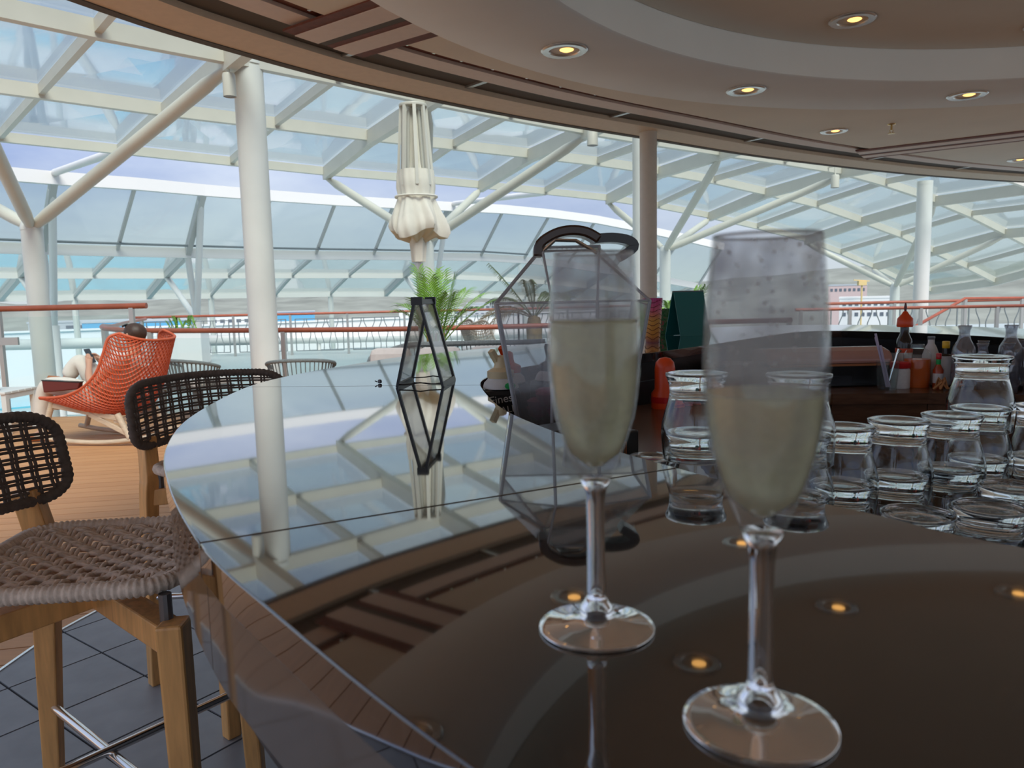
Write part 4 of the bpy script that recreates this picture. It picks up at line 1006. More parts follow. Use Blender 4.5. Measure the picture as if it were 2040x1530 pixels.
# ------------------------------------------------------------------ orange rocking chair and the person in it
def shell_mesh(mname, parent, scale=1.0):
    """woven wing-back shell, facing -X; a grid of strips turned into an open lattice"""
    ctr = [(-.78, .44), (-.55, .37), (-.3, .30), (-.05, .27), (.06, .34), (.15, .50), (.24, .72), (.34, .98)]
    wing = [(-.78, .46), (-.58, .47), (-.40, .50), (-.23, .57), (-.08, .70), (.0, .87), (.05, 1.02), (.13, 1.06)]
    halfw = [.30, .36, .40, .42, .43, .42, .39, .34]
    c_ = catmull([(x, 0, z) for x, z in ctr], 9); w_ = catmull([(x, h, z) for (x, z), h in zip(wing, halfw)], 9)
    NU, NV = len(c_), 45; vs_ = []
    for i in range(NU):
        for j in range(NV):
            v_ = -1 + 2 * j / (NV - 1); a = abs(v_); k_ = a ** 2.6; y = (math.sin(a * PI / 2) ** .9) * w_[i].y * (1 if v_ > 0 else -1)
            p = c_[i] * (1 - k_) + w_[i] * k_; vs_.append(V(p.x, y, p.z) * scale)
    fs = []
    for i in range(NU - 1):
        for j in range(NV - 1):
            a, b, c, d = i * NV + j, (i + 1) * NV + j, (i + 1) * NV + j + 1, i * NV + j + 1
            if (i + j) % 2: fs += [(a, b, c), (a, c, d)]
            else: fs += [(a, b, d), (b, c, d)]
    # keep only the diamond lattice: dissolve straight grid edges by building faces around alternate vertices
    quads = []
    for i in range(NU):
        for j in range(NV):
            if (i + j) % 2 == 0: continue
            ring_ = [(i - 1, j), (i, j + 1), (i + 1, j), (i, j - 1)]
            ok = [(x, y) for x, y in ring_ if 0 <= x < NU and 0 <= y < NV]
            idx = [x * NV + y for x, y in ok]
            if len(idx) == 4: quads.append(tuple(idx))
            elif len(idx) == 3: quads.append(tuple(idx))
    me = bpy.data.meshes.new('woven_shell'); me.from_pydata(vs_, [], quads); me.validate(); me.update(); me.materials.append(M[mname])
    o = bpy.data.objects.new('woven_shell', me); col.objects.link(o); o.parent = parent
    w = o.modifiers.new('lattice', 'WIREFRAME'); w.thickness = .020 * scale; w.use_even_offset = False; w.use_replace = True
    rim = [vs_[i * NV] for i in range(NU)] + [vs_[(NU - 1) * NV + j] for j in range(1, NV)] + [vs_[i * NV + NV - 1] for i in range(NU - 2, -1, -1)] + [vs_[j] for j in range(NV - 2, 0, -1)]
    MB().tube(rim, .013 * scale, 8, closed=True).build('shell_rim', mname, parent, smooth='all', loc=(0, 0, 0))
    return o
rk = thing('rocking_chair', 'orange woven wing-back rocking chair on pale wooden rockers', 'rocking chair', (0, 0, 0))
shell_mesh('orange_weave', rk)
for sy in (-1, 1):
    y = sy * .30
    MB().tube([(x, y, .03 + .30 * ((x + .25) / .72) ** 2 * .30) for x in [-.86 + 1.28 * i / 16 for i in range(17)]], [.024] * 17, 8).build('rocker', 'pale_wood', rk, smooth='all')
    MB().tube([(-.66, y * .95, .43), (-.78, y, .085)], [.03, .026], 10).build('leg', 'pale_wood', rk, smooth=True)
    MB().tube([(.0, y * .95, .30), (.12, y, .07)], [.03, .026], 10).build('leg', 'pale_wood', rk, smooth=True)
    MB().bar((-.68, y * .95, .39), (.04, y * .95, .255), .035, .05).build('side_rail', 'pale_wood', rk, bevel=.006)
    MB().bar((-.28, y * .97, .30), (.09, y, .12), .03, .045).build('brace', 'pale_wood', rk, bevel=.005)
for x, z in ((-.64, .36), (-.02, .235)): MB().bar((x, -.29, z), (x, .29, z), .045, .04).build('cross_rail', 'pale_wood', rk, bevel=.005)
RKL, RKR = (-3.68, 7.3, 0), math.radians(-8)
rk.location = RKL; rk.rotation_euler = (0, 0, RKR)

def skinned(name, mname, parent, verts, edges, radii, root=0, sub=2):
    me = bpy.data.meshes.new(name); me.from_pydata([Vector(v_) for v_ in verts], edges, []); me.update(); me.materials.append(M[mname])
    o = bpy.data.objects.new(name, me); col.objects.link(o)
    if parent: o.parent = parent
    sk = o.modifiers.new('skin', 'SKIN'); sk.use_smooth_shade = True
    for i, sv in enumerate(me.skin_vertices[0].data):
        r = radii[i]; sv.radius = r if isinstance(r, tuple) else (r, r); sv.use_root = (i == root)
    sb = o.modifiers.new('subdivision', 'SUBSURF'); sb.levels = sub; sb.render_levels = sub
    return o
per = thing('person', 'person in pale trousers reclining in the orange rocking chair, reading a phone', 'person', RKL)
per.rotation_euler = (0, 0, RKR)
hip = (-.36, 0, .45)
# body: torso, neck, head, arms with hands, legs with feet as one skin
bv = [hip, (-.24, 0, .56), (-.10, 0, .71), (.00, 0, .82), (.035, 0, .875), (.04, 0, .93), (.035, 0, .985), (.03, 0, 1.05), (.035, 0, 1.10)]
be = [(i, i + 1) for i in range(8)]
br = [(.13, .15), (.125, .14), (.125, .16), (.09, .15), (.05, .055), (.052, .055), (.082, .085), (.088, .092), (.05, .055)]
def add_chain(start, pts, rads):
    prev_ = start
    for p, r in zip(pts, rads):
        bv.append(p); br.append(r); be.append((prev_, len(bv) - 1)); prev_ = len(bv) - 1
    return prev_
for sy in (-1, 1):
    wr = add_chain(3, [(-.01, sy * .17, .80), (-.14, sy * .25, .66), (-.27, sy * .25, .57), (-.35, sy * .17, .66), (-.39, sy * .10, .745), (-.405, sy * .075, .785)], [.06, .05, .042, .036, .026, (.024, .036)])
    base = Vector(bv[wr])
    for q in range(4):
        o_ = (q - 1.5) * .018
        add_chain(wr, [base + V(-.012, sy * -.01 + o_ * .3, .03 + .0) + V(o_ * .6, 0, o_ * .2), base + V(-.035, sy * -.03, .05 + (.012, .018, .014, .004)[q]) + V(o_ * .6, 0, o_ * .5), base + V(-.055, sy * -.045, .045 + (.012, .018, .014, .004)[q]) + V(o_ * .5, 0, o_ * .5)], [.0095, .0085, .0075])
    add_chain(wr, [base + V(.012, sy * -.025, .015), base + V(.0, sy * -.045, .04)], [.010, .0085])
# lowered leg (near side), raised leg (far side)
add_chain(0, [(-.42, -.10, .47), (-.64, -.12, .535), (-.84, -.12, .555), (-.90, -.12, .40), (-.925, -.12, .20), (-.93, -.12, .10), (-1.03, -.12, .055)], [.095, .085, .068, .058, .045, .04, .032])
add_chain(0, [(-.42, .09, .50), (-.52, .07, .66), (-.60, .05, .80), (-.665, .03, .70), (-.72, .0, .60), (-.74, -.02, .565), (-.84, -.04, .60)], [.095, .085, .07, .058, .045, .04, .032])
body = skinned('body', 'skin', per, bv, be, br, 0, 1)
skinned('trousers', 'trouser', per, [(-.30, 0, .47), hip, (-.42, -.10, .48), (-.64, -.12, .54), (-.85, -.12, .56), (-.90, -.12, .40), (-.925, -.12, .21), (-.42, .09, .51), (-.52, .07, .67), (-.60, .05, .80), (-.67, .03, .70), (-.72, .0, .61)],
        [(0, 1), (1, 2), (2, 3), (3, 4), (4, 5), (5, 6), (1, 7), (7, 8), (8, 9), (9, 10), (10, 11)], [.15, (.15, .17), .118, .11, .095, .085, .085, .118, .115, .105, .085, .075], 1)
skinned('shirt', 'shirt', per, [(-.30, 0, .51), (-.10, 0, .71), (.00, 0, .82), (.025, 0, .865), (-.01, -.17, .80), (-.10, -.225, .70), (-.01, .17, .80), (-.10, .225, .70)],
        [(0, 1), (1, 2), (2, 3), (2, 4), (4, 5), (2, 6), (6, 7)], [(.145, .165), (.14, .18), (.105, .165), (.07, .08), .075, .066, .075, .066], 1)
hd = Vector((.033, 0, 1.03))
hm = MB().lathe([(.0001, -.11), (.07, -.08), (.1, -.02), (.104, .03), (.08, .075), (.04, .1), (.0001, .106)], (0, 0, 0), 24, wob=lambda t, i: 1 + .03 * math.sin(9 * t))
hm.v = [V(v_.x * 1.05 + .018, v_.y * .95, v_.z) for v_ in hm.v]
hm.v = [V(max(v_.x, -.062 + .5 * max(0, -v_.z)) if v_.z < .05 else v_.x, v_.y, v_.z) for v_ in hm.v]
hm.xf(Matrix.Translation(hd + V(.0, 0, .01))).build('hair', 'hair', per, smooth='all', loc=(0, 0, 0))
MB().tube([hd + V(-.02, 0, .112), hd + V(-.055, -.03, .098), hd + V(-.06, -.07, .085)], .010, 6).build('hair_clip', 'black_plastic', per, smooth=True, loc=(0, 0, 0))
for sy in (-1, 1):
    MB().lathe([(.0001, -.006), (.007, -.004), (.009, 0), (.007, .004), (.0001, .006)], (0, 0, 0), 10).xf(Matrix.Translation(hd + V(-.083, sy * .032, .0))).build('eye', 'print_white', per, smooth=True, loc=(0, 0, 0))
    MB().tube([hd + V(-.095, sy * .035 + .025 * math.cos(a), .0 + .02 * math.sin(a)) for a in [i * PI / 6 for i in range(12)]], .003, 5, closed=True).tube([hd + V(-.095, sy * .06, .005), hd + V(.0, sy * .092, .01)], .003, 5).build('spectacles', 'black_plastic', per, loc=(0, 0, 0))
    MB().lathe([(.0001, -.03), (.012, -.02), (.014, .01), (.008, .03), (.0001, .032)], (0, 0, 0), 10).xf(Matrix.Translation(hd + V(.0, sy * .092, -.01))).build('ear', 'skin', per, smooth=True, loc=(0, 0, 0))
MB().tube([hd + V(-.085, 0, .01), hd + V(-.108, 0, -.025), hd + V(-.09, 0, -.03)], [.008, .014, .009], 8).build('nose', 'skin', per, smooth=True, loc=(0, 0, 0))
MB().tube([hd + V(-.088, -.022, -.055), hd + V(-.094, 0, -.053), hd + V(-.088, .022, -.055)], .006, 6).build('mouth', 'leather_tan', per, smooth=True, loc=(0, 0, 0))
for fx, fy, fz, hx in ((-.94, -.12, .055, -1.07), ):
    MB().tube([(fx + .03, fy, .055), (fx - .05, fy, .05), (fx - .15, fy, .04), (hx, fy, .035)], [.045, .042, .04, .022], 10).build('shoe', 'leather_tan', per, smooth='all', loc=(0, 0, 0))
MB().tube([(-.74, -.02, .57), (-.80, -.03, .60), (-.88, -.05, .625)], [.042, .042, .025], 10).build('shoe', 'leather_tan', per, smooth='all', loc=(0, 0, 0))
def place(o, rel):
    o.location = Matrix.Rotation(RKR, 3, 'Z') @ Vector(rel) + Vector(RKL); o.rotation_euler = (0, 0, RKR); return o
ph = MB().box((0, 0, .075), (.012, .078, .15)).build('mobile_phone', 'phone', bevel=.004, loc=(0, 0, 0))
ph.data.transform(Matrix.Rotation(math.radians(-25), 4, 'Y')); place(ph, (-.415, 0, .765)); tag(ph, 'dark mobile phone held up by the person in the rocking chair', 'phone')
cl = empty('clutch_bag'); tag(cl, 'maroon leather clutch bag lying in the lap of the seated person', 'bag')
MB().add([(-.19, -.02, .0), (.17, -.02, .03), (.2, -.02, .1), (-.2, -.02, .12), (-.19, .05, .0), (.17, .05, .03), (.2, .03, .1), (-.2, .03, .12)], [(0, 1, 2, 3), (7, 6, 5, 4), (4, 5, 1, 0), (3, 2, 6, 7), (0, 3, 7, 4), (1, 5, 6, 2)]).build('pouch', 'leather_maroon', cl, bevel=.01, loc=(0, 0, 0))
MB().bar((-.2, .005, .118), (.2, .005, .098), .055, .008).build('zip', 'black_plastic', cl, loc=(0, 0, 0))
place(cl, (-.53, -.30, .51))

# side table with a drink
tb = thing('side_table', 'small white slatted side table by the glass railing', 'side table', (-5.55, 8.0, 0))
for i in range(5): MB().box((-5.55, 7.78 + i * .11, .44), (.62, .10, .025)).build('slat', 'white_bright', tb, bevel=.004)
for sx in (-1, 1):
    for sy in (-1, 1): MB().box((-5.55 + sx * .28, 8.0 + sy * .23, .215), (.05, .05, .43)).build('leg', 'white_bright', tb)
    MB().box((-5.55 + sx * .28, 8.0, .40), (.04, .46, .05)).build('apron', 'white_bright', tb)
dg = thing('wine_glass', 'stemmed glass of yellow drink on the white side table', 'glass', (-5.47, 7.95, .453))
MB().lathe([(.035, 0), (.035, .003), (.006, .006), (.005, .07), (.02, .085), (.042, .12), (.045, .16), (.038, .21), (.0365, .21), (.043, .16), (.040, .122), (.018, .09), (.0001, .085)], (-5.47, 7.95, .453), 24).build('bowl', 'rail_glass', dg, smooth=True)
MB().lathe([(.0001, .09), (.018, .092), (.038, .122), (.041, .145), (.0001, .146)], (-5.47, 7.95, .453), 24).build('drink', 'juice_yellow', dg, smooth=True)
jg = thing('juice_tumbler', 'short tumbler of orange juice on the white side table', 'glass', (-5.42, 7.86, .453))
MB().lathe([(.03, 0), (.034, .09), (.0325, .09), (.0285, .005), (.0001, .004)], (-5.42, 7.86, .453), 20).build('glass_wall', 'rail_glass', jg, smooth=True)
MB().lathe([(.0001, .006), (.028, .007), (.0315, .055), (.0001, .056)], (-5.42, 7.86, .453), 20).build('juice', 'juice_yellow', jg, smooth=True)

# ------------------------------------------------------------------ lounge furniture beyond the counter
def rope_chair():
    t = empty('rope_lounge_chair')
    for sx in (-1, 1):
        for sy in (-1, 1): MB().bar((sx * .28, sy * .25, 0), (sx * .26, sy * .24, .36), .035, .035).build('leg', 'iron_grey', t)
    MB().box((0, 0, .37), (.6, .56, .04)).build('seat_frame', 'iron_grey', t, bevel=.01)
    MB().box((0, -.01, .43), (.54, .5, .09)).build('seat_cushion', 'cushion', t, bevel=.03)
    arc = [V(.36 * math.sin(a), .06 + .30 * math.cos(a) if abs(a) < PI / 2 else .06 + .30 * math.cos(a), .70 - .10 * (abs(a) / 2.0) ** 2) for a in [-1.95 + 3.9 * i / 28 for i in range(29)]]
    MB().tube(arc, .02, 8).build('back_rail', 'rope_grey', t, smooth=True)
    for i, p in enumerate(arc):
        MB().bar(p, (p.x * .82, p.y * .85, .38), .016, .008).build('back_cord', 'rope_grey', t)
    return t
rc1 = rope_chair(); rc2 = copy_tree(rc1)
rc1.location = (-3.62, 8.62, 0); rc1.rotation_euler = (0, 0, math.radians(150)); tag(rc1, 'grey rope lounge chair behind the orange rocking chair', 'lounge chair', 'rope lounge chairs')
rc2.location = (-2.30, 8.25, 0); rc2.rotation_euler = (0, 0, math.radians(185)); tag(rc2, 'grey rope lounge chair right beside the thick white column', 'lounge chair', 'rope lounge chairs')
sf = thing('woven_sofa', 'dark woven sofa with pale cushions behind the far end of the counter', 'sofa', (-.55, 7.35, 0))
for x in (-1.4, .3):
    for y in (7.05, 7.7): MB().box((x, y, .09), (.05, .05, .18)).build('leg', 'iron_grey', sf)
MB().box((-.55, 7.38, .28), (1.8, .75, .2)).build('base', 'rope', sf, bevel=.03)
back_ = [V(x, 7.72 + .02 * math.cos(x), .85 - .16 * max(0, (-x - 1.0) / .5) ** 1.5) for x in [-1.45 + 1.8 * i / 20 for i in range(21)]]
side_ = [V(-1.45, 7.72 - .6 * i / 6, .69 - .12 * i / 6) for i in range(1, 7)]
MB().tube(side_[::-1] + back_, .028, 8).build('back_rail', 'rope_grey', sf, smooth=True)
for p in side_[::-1] + back_:
    for dx in (0, .04): MB().bar(p + V(dx, 0, 0), (p.x + dx + .04, p.y, .36), .022, .01).build('back_cord', 'rope_grey', sf)
for i, (x, w) in enumerate(((-1.22, .42), (-.72, .44), (-.2, .44))):
    MB().box((x, 7.58, .62), (w, .16, .42), Matrix.Rotation(math.radians(-10), 3, 'X')).build('back_cushion', 'cushion', sf, bevel=.07)
MB().box((-.55, 7.33, .44), (1.7, .62, .13)).build('seat_cushion', 'cushion', sf, bevel=.05)
pc = thing('wing_chair', 'taupe woven wing chair standing behind the red handrail and palm', 'lounge chair', (-.40, 10.9, 0))
pc.rotation_euler = (0, 0, math.radians(200))
shell_mesh('taupe_weave', pc, .95)
for sx, sy in ((-.6, -.25), (-.6, .25), (.0, -.25), (.0, .25)): MB().tube([(sx, sy, .36), (sx * 1.1, sy * 1.1, 0)], [.025, .02], 8).build('leg', 'pale_wood', pc, smooth=True, loc=(0, 0, 0))
wt = thing('white_table', 'low white round table behind the counter beside the palm', 'table', (-.05, 8.6, 0))
MB().lathe([(.02, .72), (.5, .72), (.52, .74), (.5, .76), (.02, .76)], (-.05, 8.6, 0), 36).build('table_top', 'white_bright', wt, smooth=True)
MB().lathe([(.22, 0), (.2, .02), (.05, .05), (.045, .72)], (-.05, 8.6, 0), 24).build('pedestal', 'white_bright', wt, smooth=True)

# ================================================================== THINGS ON THE COUNTER
CT = 1.1003
# ------------------------------------------------------------------ flutes
OUT = [(.0068, .0172), (.0058, .0233), (.0053, .0595), (.0057, .0785), (.0066, .0855), (.0091, .0926), (.0133, .1019), (.0191, .1157), (.0232, .1295), (.0251, .1408), (.0265, .1554), (.0268, .1699), (.0255, .1963), (.0239, .2136), (.0229, .2243)]
def bowl_r(z):
    for (r0, z0), (r1, z1) in zip(OUT[:-1], OUT[1:]):
        if z0 <= z <= z1: return r0 + (r1 - r0) * (z - z0) / (z1 - z0)
    return OUT[-1][0]
def flute(x, y, fillz, label):
    t = thing('champagne_flute', label, 'flute', (x, y, CT), 'champagne flutes on the counter')
    zs = [.0926, .097, .1019, .1085, .1157, .1225, .1295, .1408, .1554, .1699, .184, .1963, .2136, .2235]
    lo = [z for z in zs if z < fillz]; hi = [z for z in zs if z > fillz]
    outer = [(.0091, .0926)] + [(bowl_r(z), z) for z in lo[1:]] + [(bowl_r(fillz), fillz)]
    inner = [(bowl_r(fillz) - .0013, fillz)] + [(bowl_r(z) - .0013, z) for z in reversed(lo[3:])] + [(.009, .1035), (.0045, .1), (.0001, .099)]
    MB().lathe([(.0001, .0926)] + outer + inner, (x, y, CT), 64, capb=False, capt=False).build('bowl', 'flute_frost', t, smooth='all')
    up_ = [(bowl_r(fillz), fillz)] + [(bowl_r(z), z) for z in hi] + [(.0226, .2243), (.0218, .224)] + [(bowl_r(z) - .0013, z) for z in reversed(hi)] + [(bowl_r(fillz) - .0013, fillz)]
    MB().lathe(up_, (x, y, CT), 64, capb=False, capt=False).build('misted_bowl_rim', 'flute_fog_refraction', t, smooth='all')
    MB().tube([(x + .0223 * math.cos(a * PI / 32), y + .0223 * math.sin(a * PI / 32), CT + .2242) for a in range(64)], .0006, 6, closed=True).build('lip', 'flute_clear', t, smooth='all')
    MB().lathe([(.0001, .0930), (.0091, .0926), (.0066, .0855), (.0057, .0785), (.0053, .0595), (.0058, .0233), (.0062, .0195)], (x, y, CT), 48, capb=False).build('stem', 'flute_clear', t, smooth='all')
    MB().lathe([(.0001, .0196), (.0062, .0195), (.0072, .0172), (.0096, .0145), (.0104, .0118), (.0096, .0092), (.0105, .0075), (.0135, .0058), (.022, .0036), (.031, .0024), (.0345, .0018), (.035, .0009), (.0343, .0002), (.03, 0), (.02, .0004), (.0001, .0008)], (x, y, CT), 64, capb=False, capt=False).build('foot', 'flute_clear', t, smooth='all')
    zz = [.1005, .1035, .1085, .1157, .1225, .1295, .1408, .1554, .1699, .184, .1963]
    pr = [(.0001, .0995), (.004, .1005)] + [(bowl_r(z) - .0016, z) for z in zz[2:] if z < fillz] + [(bowl_r(fillz) - .0016, fillz), (.0001, fillz)]
    MB().lathe(pr, (x, y, CT), 64, capb=False, capt=False).build('sparkling_wine', 'wine', t, smooth=True)
    bub = MB()
    for i in range(46):
        a = random.uniform(0, 2 * PI); z = random.uniform(.12, fillz - .004); r = (bowl_r(z) - .0022) * random.uniform(.75, 1); s_ = random.uniform(.0003, .0007)
        bub.lathe([(.0001, -s_), (s_, 0), (.0001, s_)], (x + r * math.cos(a), y + r * math.sin(a), CT + z), 6, capb=False, capt=False)
    bo = bub.build('bubbles', 'flute_clear', t); bo['kind'] = 'stuff'
    return t
flute(.048, .437, .1862, 'champagne flute filled nearly to the brim with pale sparkling wine')
flute(.1115, .330, .1560, 'champagne flute about half full of pale sparkling wine, upper bowl beaded with droplets')
# droplets on the fuller empty part of the second flute
dp = MB()
for i in range(90):
    a = random.uniform(PI, 2 * PI); z = random.uniform(.170, .222); r = bowl_r(z) - .0016; s_ = random.uniform(.0003, .0009)
    dp.lathe([(.0001, -s_), (s_ * .8, -s_ * .5), (s_, 0), (s_ * .8, s_ * .5), (.0001, s_)], (.1115 + r * math.cos(a), .330 + r * math.sin(a), CT + z), 6, capb=False, capt=False)
fl2 = [o for o in bpy.data.objects if o.name.startswith('champagne_flute')][-1]
do = dp.build('droplets', 'droplet', fl2); do['kind'] = 'stuff'

# ------------------------------------------------------------------ A-shaped menu stand
ms_ = thing('menu_stand', 'black framed A-shaped table stand with clear sheets on the counter', 'table stand', (-.215, 1.79, CT))
sd = Vector((.10, .995, 0)).normalized(); ac = Vector((sd.y, -sd.x, 0)); c0 = Vector((-.213, 1.735, CT))
DEP = .15
for sg, nm in ((-1, 'left'), (1, 'right')):
    pn = empty('stand_leaf'); pn.parent = ms_
    f0 = c0 + ac * sg * .054 - Vector(ms_.location); tp = c0 + ac * sg * .0055 + V(0, 0, .200) - Vector(ms_.location)
    org0 = ms_.location
    fr_ = MB(); wv = .011
    def P3(u, w): return f0.lerp(tp, w) + sd * DEP * u
    nrm_ = (tp - f0).cross(sd).normalized()
    for a, b in ((P3(0, 0), P3(0, 1)), (P3(1, 0), P3(1, 1)), (P3(0, .02), P3(1, .02)), (P3(0, .98), P3(1, .98))):
        fr_.bar(a, b, wv, .006, nrm_)
    fr_.build('frame', 'black_metal', pn, loc=(0, 0, 0))
    q = [P3(.04, .04), P3(.96, .04), P3(.96, .96), P3(.04, .96)]
    MB().add(q + [p + nrm_ * .0015 for p in q], [(3, 2, 1, 0), (4, 5, 6, 7), (0, 1, 5, 4), (1, 2, 6, 5), (2, 3, 7, 6), (3, 0, 4, 7)]).build('clear_sheet', 'sign_sheet', pn, loc=(0, 0, 0))
rel = c0 - Vector(ms_.location)
for u in (.0, 1.0):
    MB().box(rel + sd * DEP * u + V(0, 0, .198), (.026, .014, .018), Matrix.Rotation(math.atan2(ac.y, ac.x), 3, 'Z')).build('hinge', 'black_metal', ms_, loc=(0, 0, 0))
    a = rel + sd * DEP * u - ac * .052 + V(0, 0, .006); b = rel + sd * DEP * u + ac * .052 + V(0, 0, .006)
    MB().tube([a, a.lerp(b, .3) + V(0, 0, .001), a.lerp(b, .5) + V(0, 0, .004), a.lerp(b, .7) + V(0, 0, .001), b], .0016, 6).build('tie_wire', 'black_metal', ms_, loc=(0, 0, 0))
bd = thing('bottle_stopper', 'tiny dark stopper lying on the counter left of the table stand', 'stopper', (-.323, 1.83, CT))
MB().lathe([(.0001, 0), (.0045, .001), (.0055, .005), (.004, .009), (.0001, .010)], (-.323, 1.83, CT), 14).build('bead', 'steel_dark', bd, smooth=True)
MB().tube([(-.329, 1.828, CT + .004), (-.334, 1.826, CT + .007)], .0015, 6).build('pin', 'steel_dark', bd)

# ------------------------------------------------------------------ blender under a clear hood
BX, BY, BZ = .118, 1.50, .92
bl = thing('blender_hood', 'clear faceted blender hood with a curved black carrying handle', 'blender hood', (BX, BY, BZ))
def frame_quad(parent, pts, name, m='acrylic', er=.0035, em='acrylic_edge', th=.003):
    a, b, c, d = [Vector(p) for p in pts]; nr = (c - a).cross(d - b).normalized() * th
    q = [a, b, c, d]
    o = MB().add(q + [p + nr for p in q], [(3, 2, 1, 0), (4, 5, 6, 7), (0, 1, 5, 4), (1, 2, 6, 5), (2, 3, 7, 6), (3, 0, 4, 7)]).build(name, m, parent)
    MB().tube(q, er, 6, closed=True, cap=False).build('moulded_edge', em, o)
    return o
XL, XR, YF, YB = BX - .146, BX + .146, BY - .10, BY + .13
ZS = BZ + .37
lowz = BZ + .03
L_ = lambda x, y, z: Vector((x, y, z))
fl, frr = XL + .01, XR - .01
# waist corners (widest) and base corners (narrower)
wF = [L_(XL, YF + .03, ZS), L_(XL + .105, YF - .02, ZS), L_(XR - .105, YF - .02, ZS), L_(XR, YF + .03, ZS)]
bF = [L_(XL + .055, YF + .06, lowz), L_(XL + .10, YF + .02, lowz), L_(XR - .10, YF + .02, lowz), L_(XR - .055, YF + .06, lowz)]
wB = [L_(XL, YB, ZS), L_(XR, YB, ZS)]; bB = [L_(XL + .055, YB - .02, lowz), L_(XR - .055, YB - .02, lowz)]
tT = [L_(BX - .055, YF + .06, BZ + .475), L_(BX + .055, YF + .06, BZ + .475), L_(BX + .055, YB - .05, BZ + .475), L_(BX - .055, YB - .05, BZ + .475)]
frame_quad(bl, [bF[0], bF[1], wF[1], wF[0]], 'front_facet'); frame_quad(bl, [bF[1], bF[2], wF[2], wF[1]], 'front_panel'); frame_quad(bl, [bF[2], bF[3], wF[3], wF[2]], 'front_facet')
frame_quad(bl, [bB[0], bF[0], wF[0], wB[0]], 'side_panel'); frame_quad(bl, [bF[3], bB[1], wB[1], wF[3]], 'side_panel'); frame_quad(bl, [bB[1], bB[0], wB[0], wB[1]], 'rear_panel')
frame_quad(bl, [wF[0], wF[1], tT[0], tT[3]], 'roof_facet', er=.003); frame_quad(bl, [wF[1], wF[2], tT[1], tT[0]], 'roof_facet', er=.003); frame_quad(bl, [wF[2], wF[3], tT[2], tT[1]], 'roof_facet', er=.003)
frame_quad(bl, [wB[0], wF[0], tT[3], tT[3] + V(.001, 0, 0)], 'roof_facet', er=.003); frame_quad(bl, [tT[0], tT[1], tT[2], tT[3]], 'roof_panel')
MB().box((BX, BY + .01, BZ + .014), (.30, .24, .028)).build('base', 'black_plastic', bl, bevel=.008)
hp = [V(BX - .062, BY - .02, BZ + .458), V(BX - .058, BY - .02, BZ + .482), V(BX - .03, BY - .02, BZ + .500), V(BX + .0, BY - .02, BZ + .506), V(BX + .03, BY - .02, BZ + .502), V(BX + .055, BY - .02, BZ + .488)]
MB().loft(catmull(hp, 4), .019, .06, (0, 1, 0)).build('handle', 'handle_brown', bl, bevel=.004, smooth=True)
hp2 = catmull([V(BX + .045, BY + .02, BZ + .492), V(BX + .085, BY + .02, BZ + .494), V(BX + .118, BY + .02, BZ + .488), V(BX + .128, BY + .02, BZ + .474), V(BX + .10, BY + .02, BZ + .455)], 4)
MB().loft(hp2, .018, .045, (0, 1, 0)).build('latch_handle', 'black_plastic', bl, bevel=.004, smooth=True)
MB().tube([V(BX - .06, BY - .045, BZ + .462), V(BX - .03, BY - .045, BZ + .488), V(BX + .01, BY - .045, BZ + .486), V(BX + .05, BY - .045, BZ + .462)], .004, 6).build('inner_grip', 'steel_bright', bl)
MB().box((BX + .045, BY + .06, BZ + .12), (.11, .1, .18)).build('motor_block', 'black_plastic', bl, bevel=.015)
MB().lathe([(.05, .21), (.062, .33), (.06, .33), (.048, .215)], (BX + .045, BY + .05, BZ), 20, capt=False).build('jug', 'acrylic', bl, smooth=True)
tag(MB().lathe([(.02, 0), (.032, .02), (.036, .10), (.03, .15), (.022, .17), (.0001, .172)], (.185, 1.72, BZ), 20).build('squeeze_bottle', 'coral', smooth=True), 'coral red squeeze bottle seen through the clear blender hood', 'bottle')
fw_ = thing('cocktail_flowers', 'magenta garnish flowers seen through the clear blender hood', 'flowers', (.088, 1.765, BZ))
MB().lathe([(.03, 0), (.035, .08), (.03, .085), (.0001, .08)], (.088, 1.765, BZ), 16).build('cup', 'steel_dark', fw_, smooth=True)
for i in range(7):
    a = i * .9; MB().lathe([(.0001, -.012), (.02, .0), (.028, .022), (.018, .028), (.0001, .012)], (.088 + .03 * math.cos(a), 1.765 + .03 * math.sin(a), BZ + .10 + .018 * (i % 3)), 10, wob=lambda t, i_: 1 + .25 * math.sin(5 * t)).build('flower', 'magenta_flower', fw_, smooth=True)

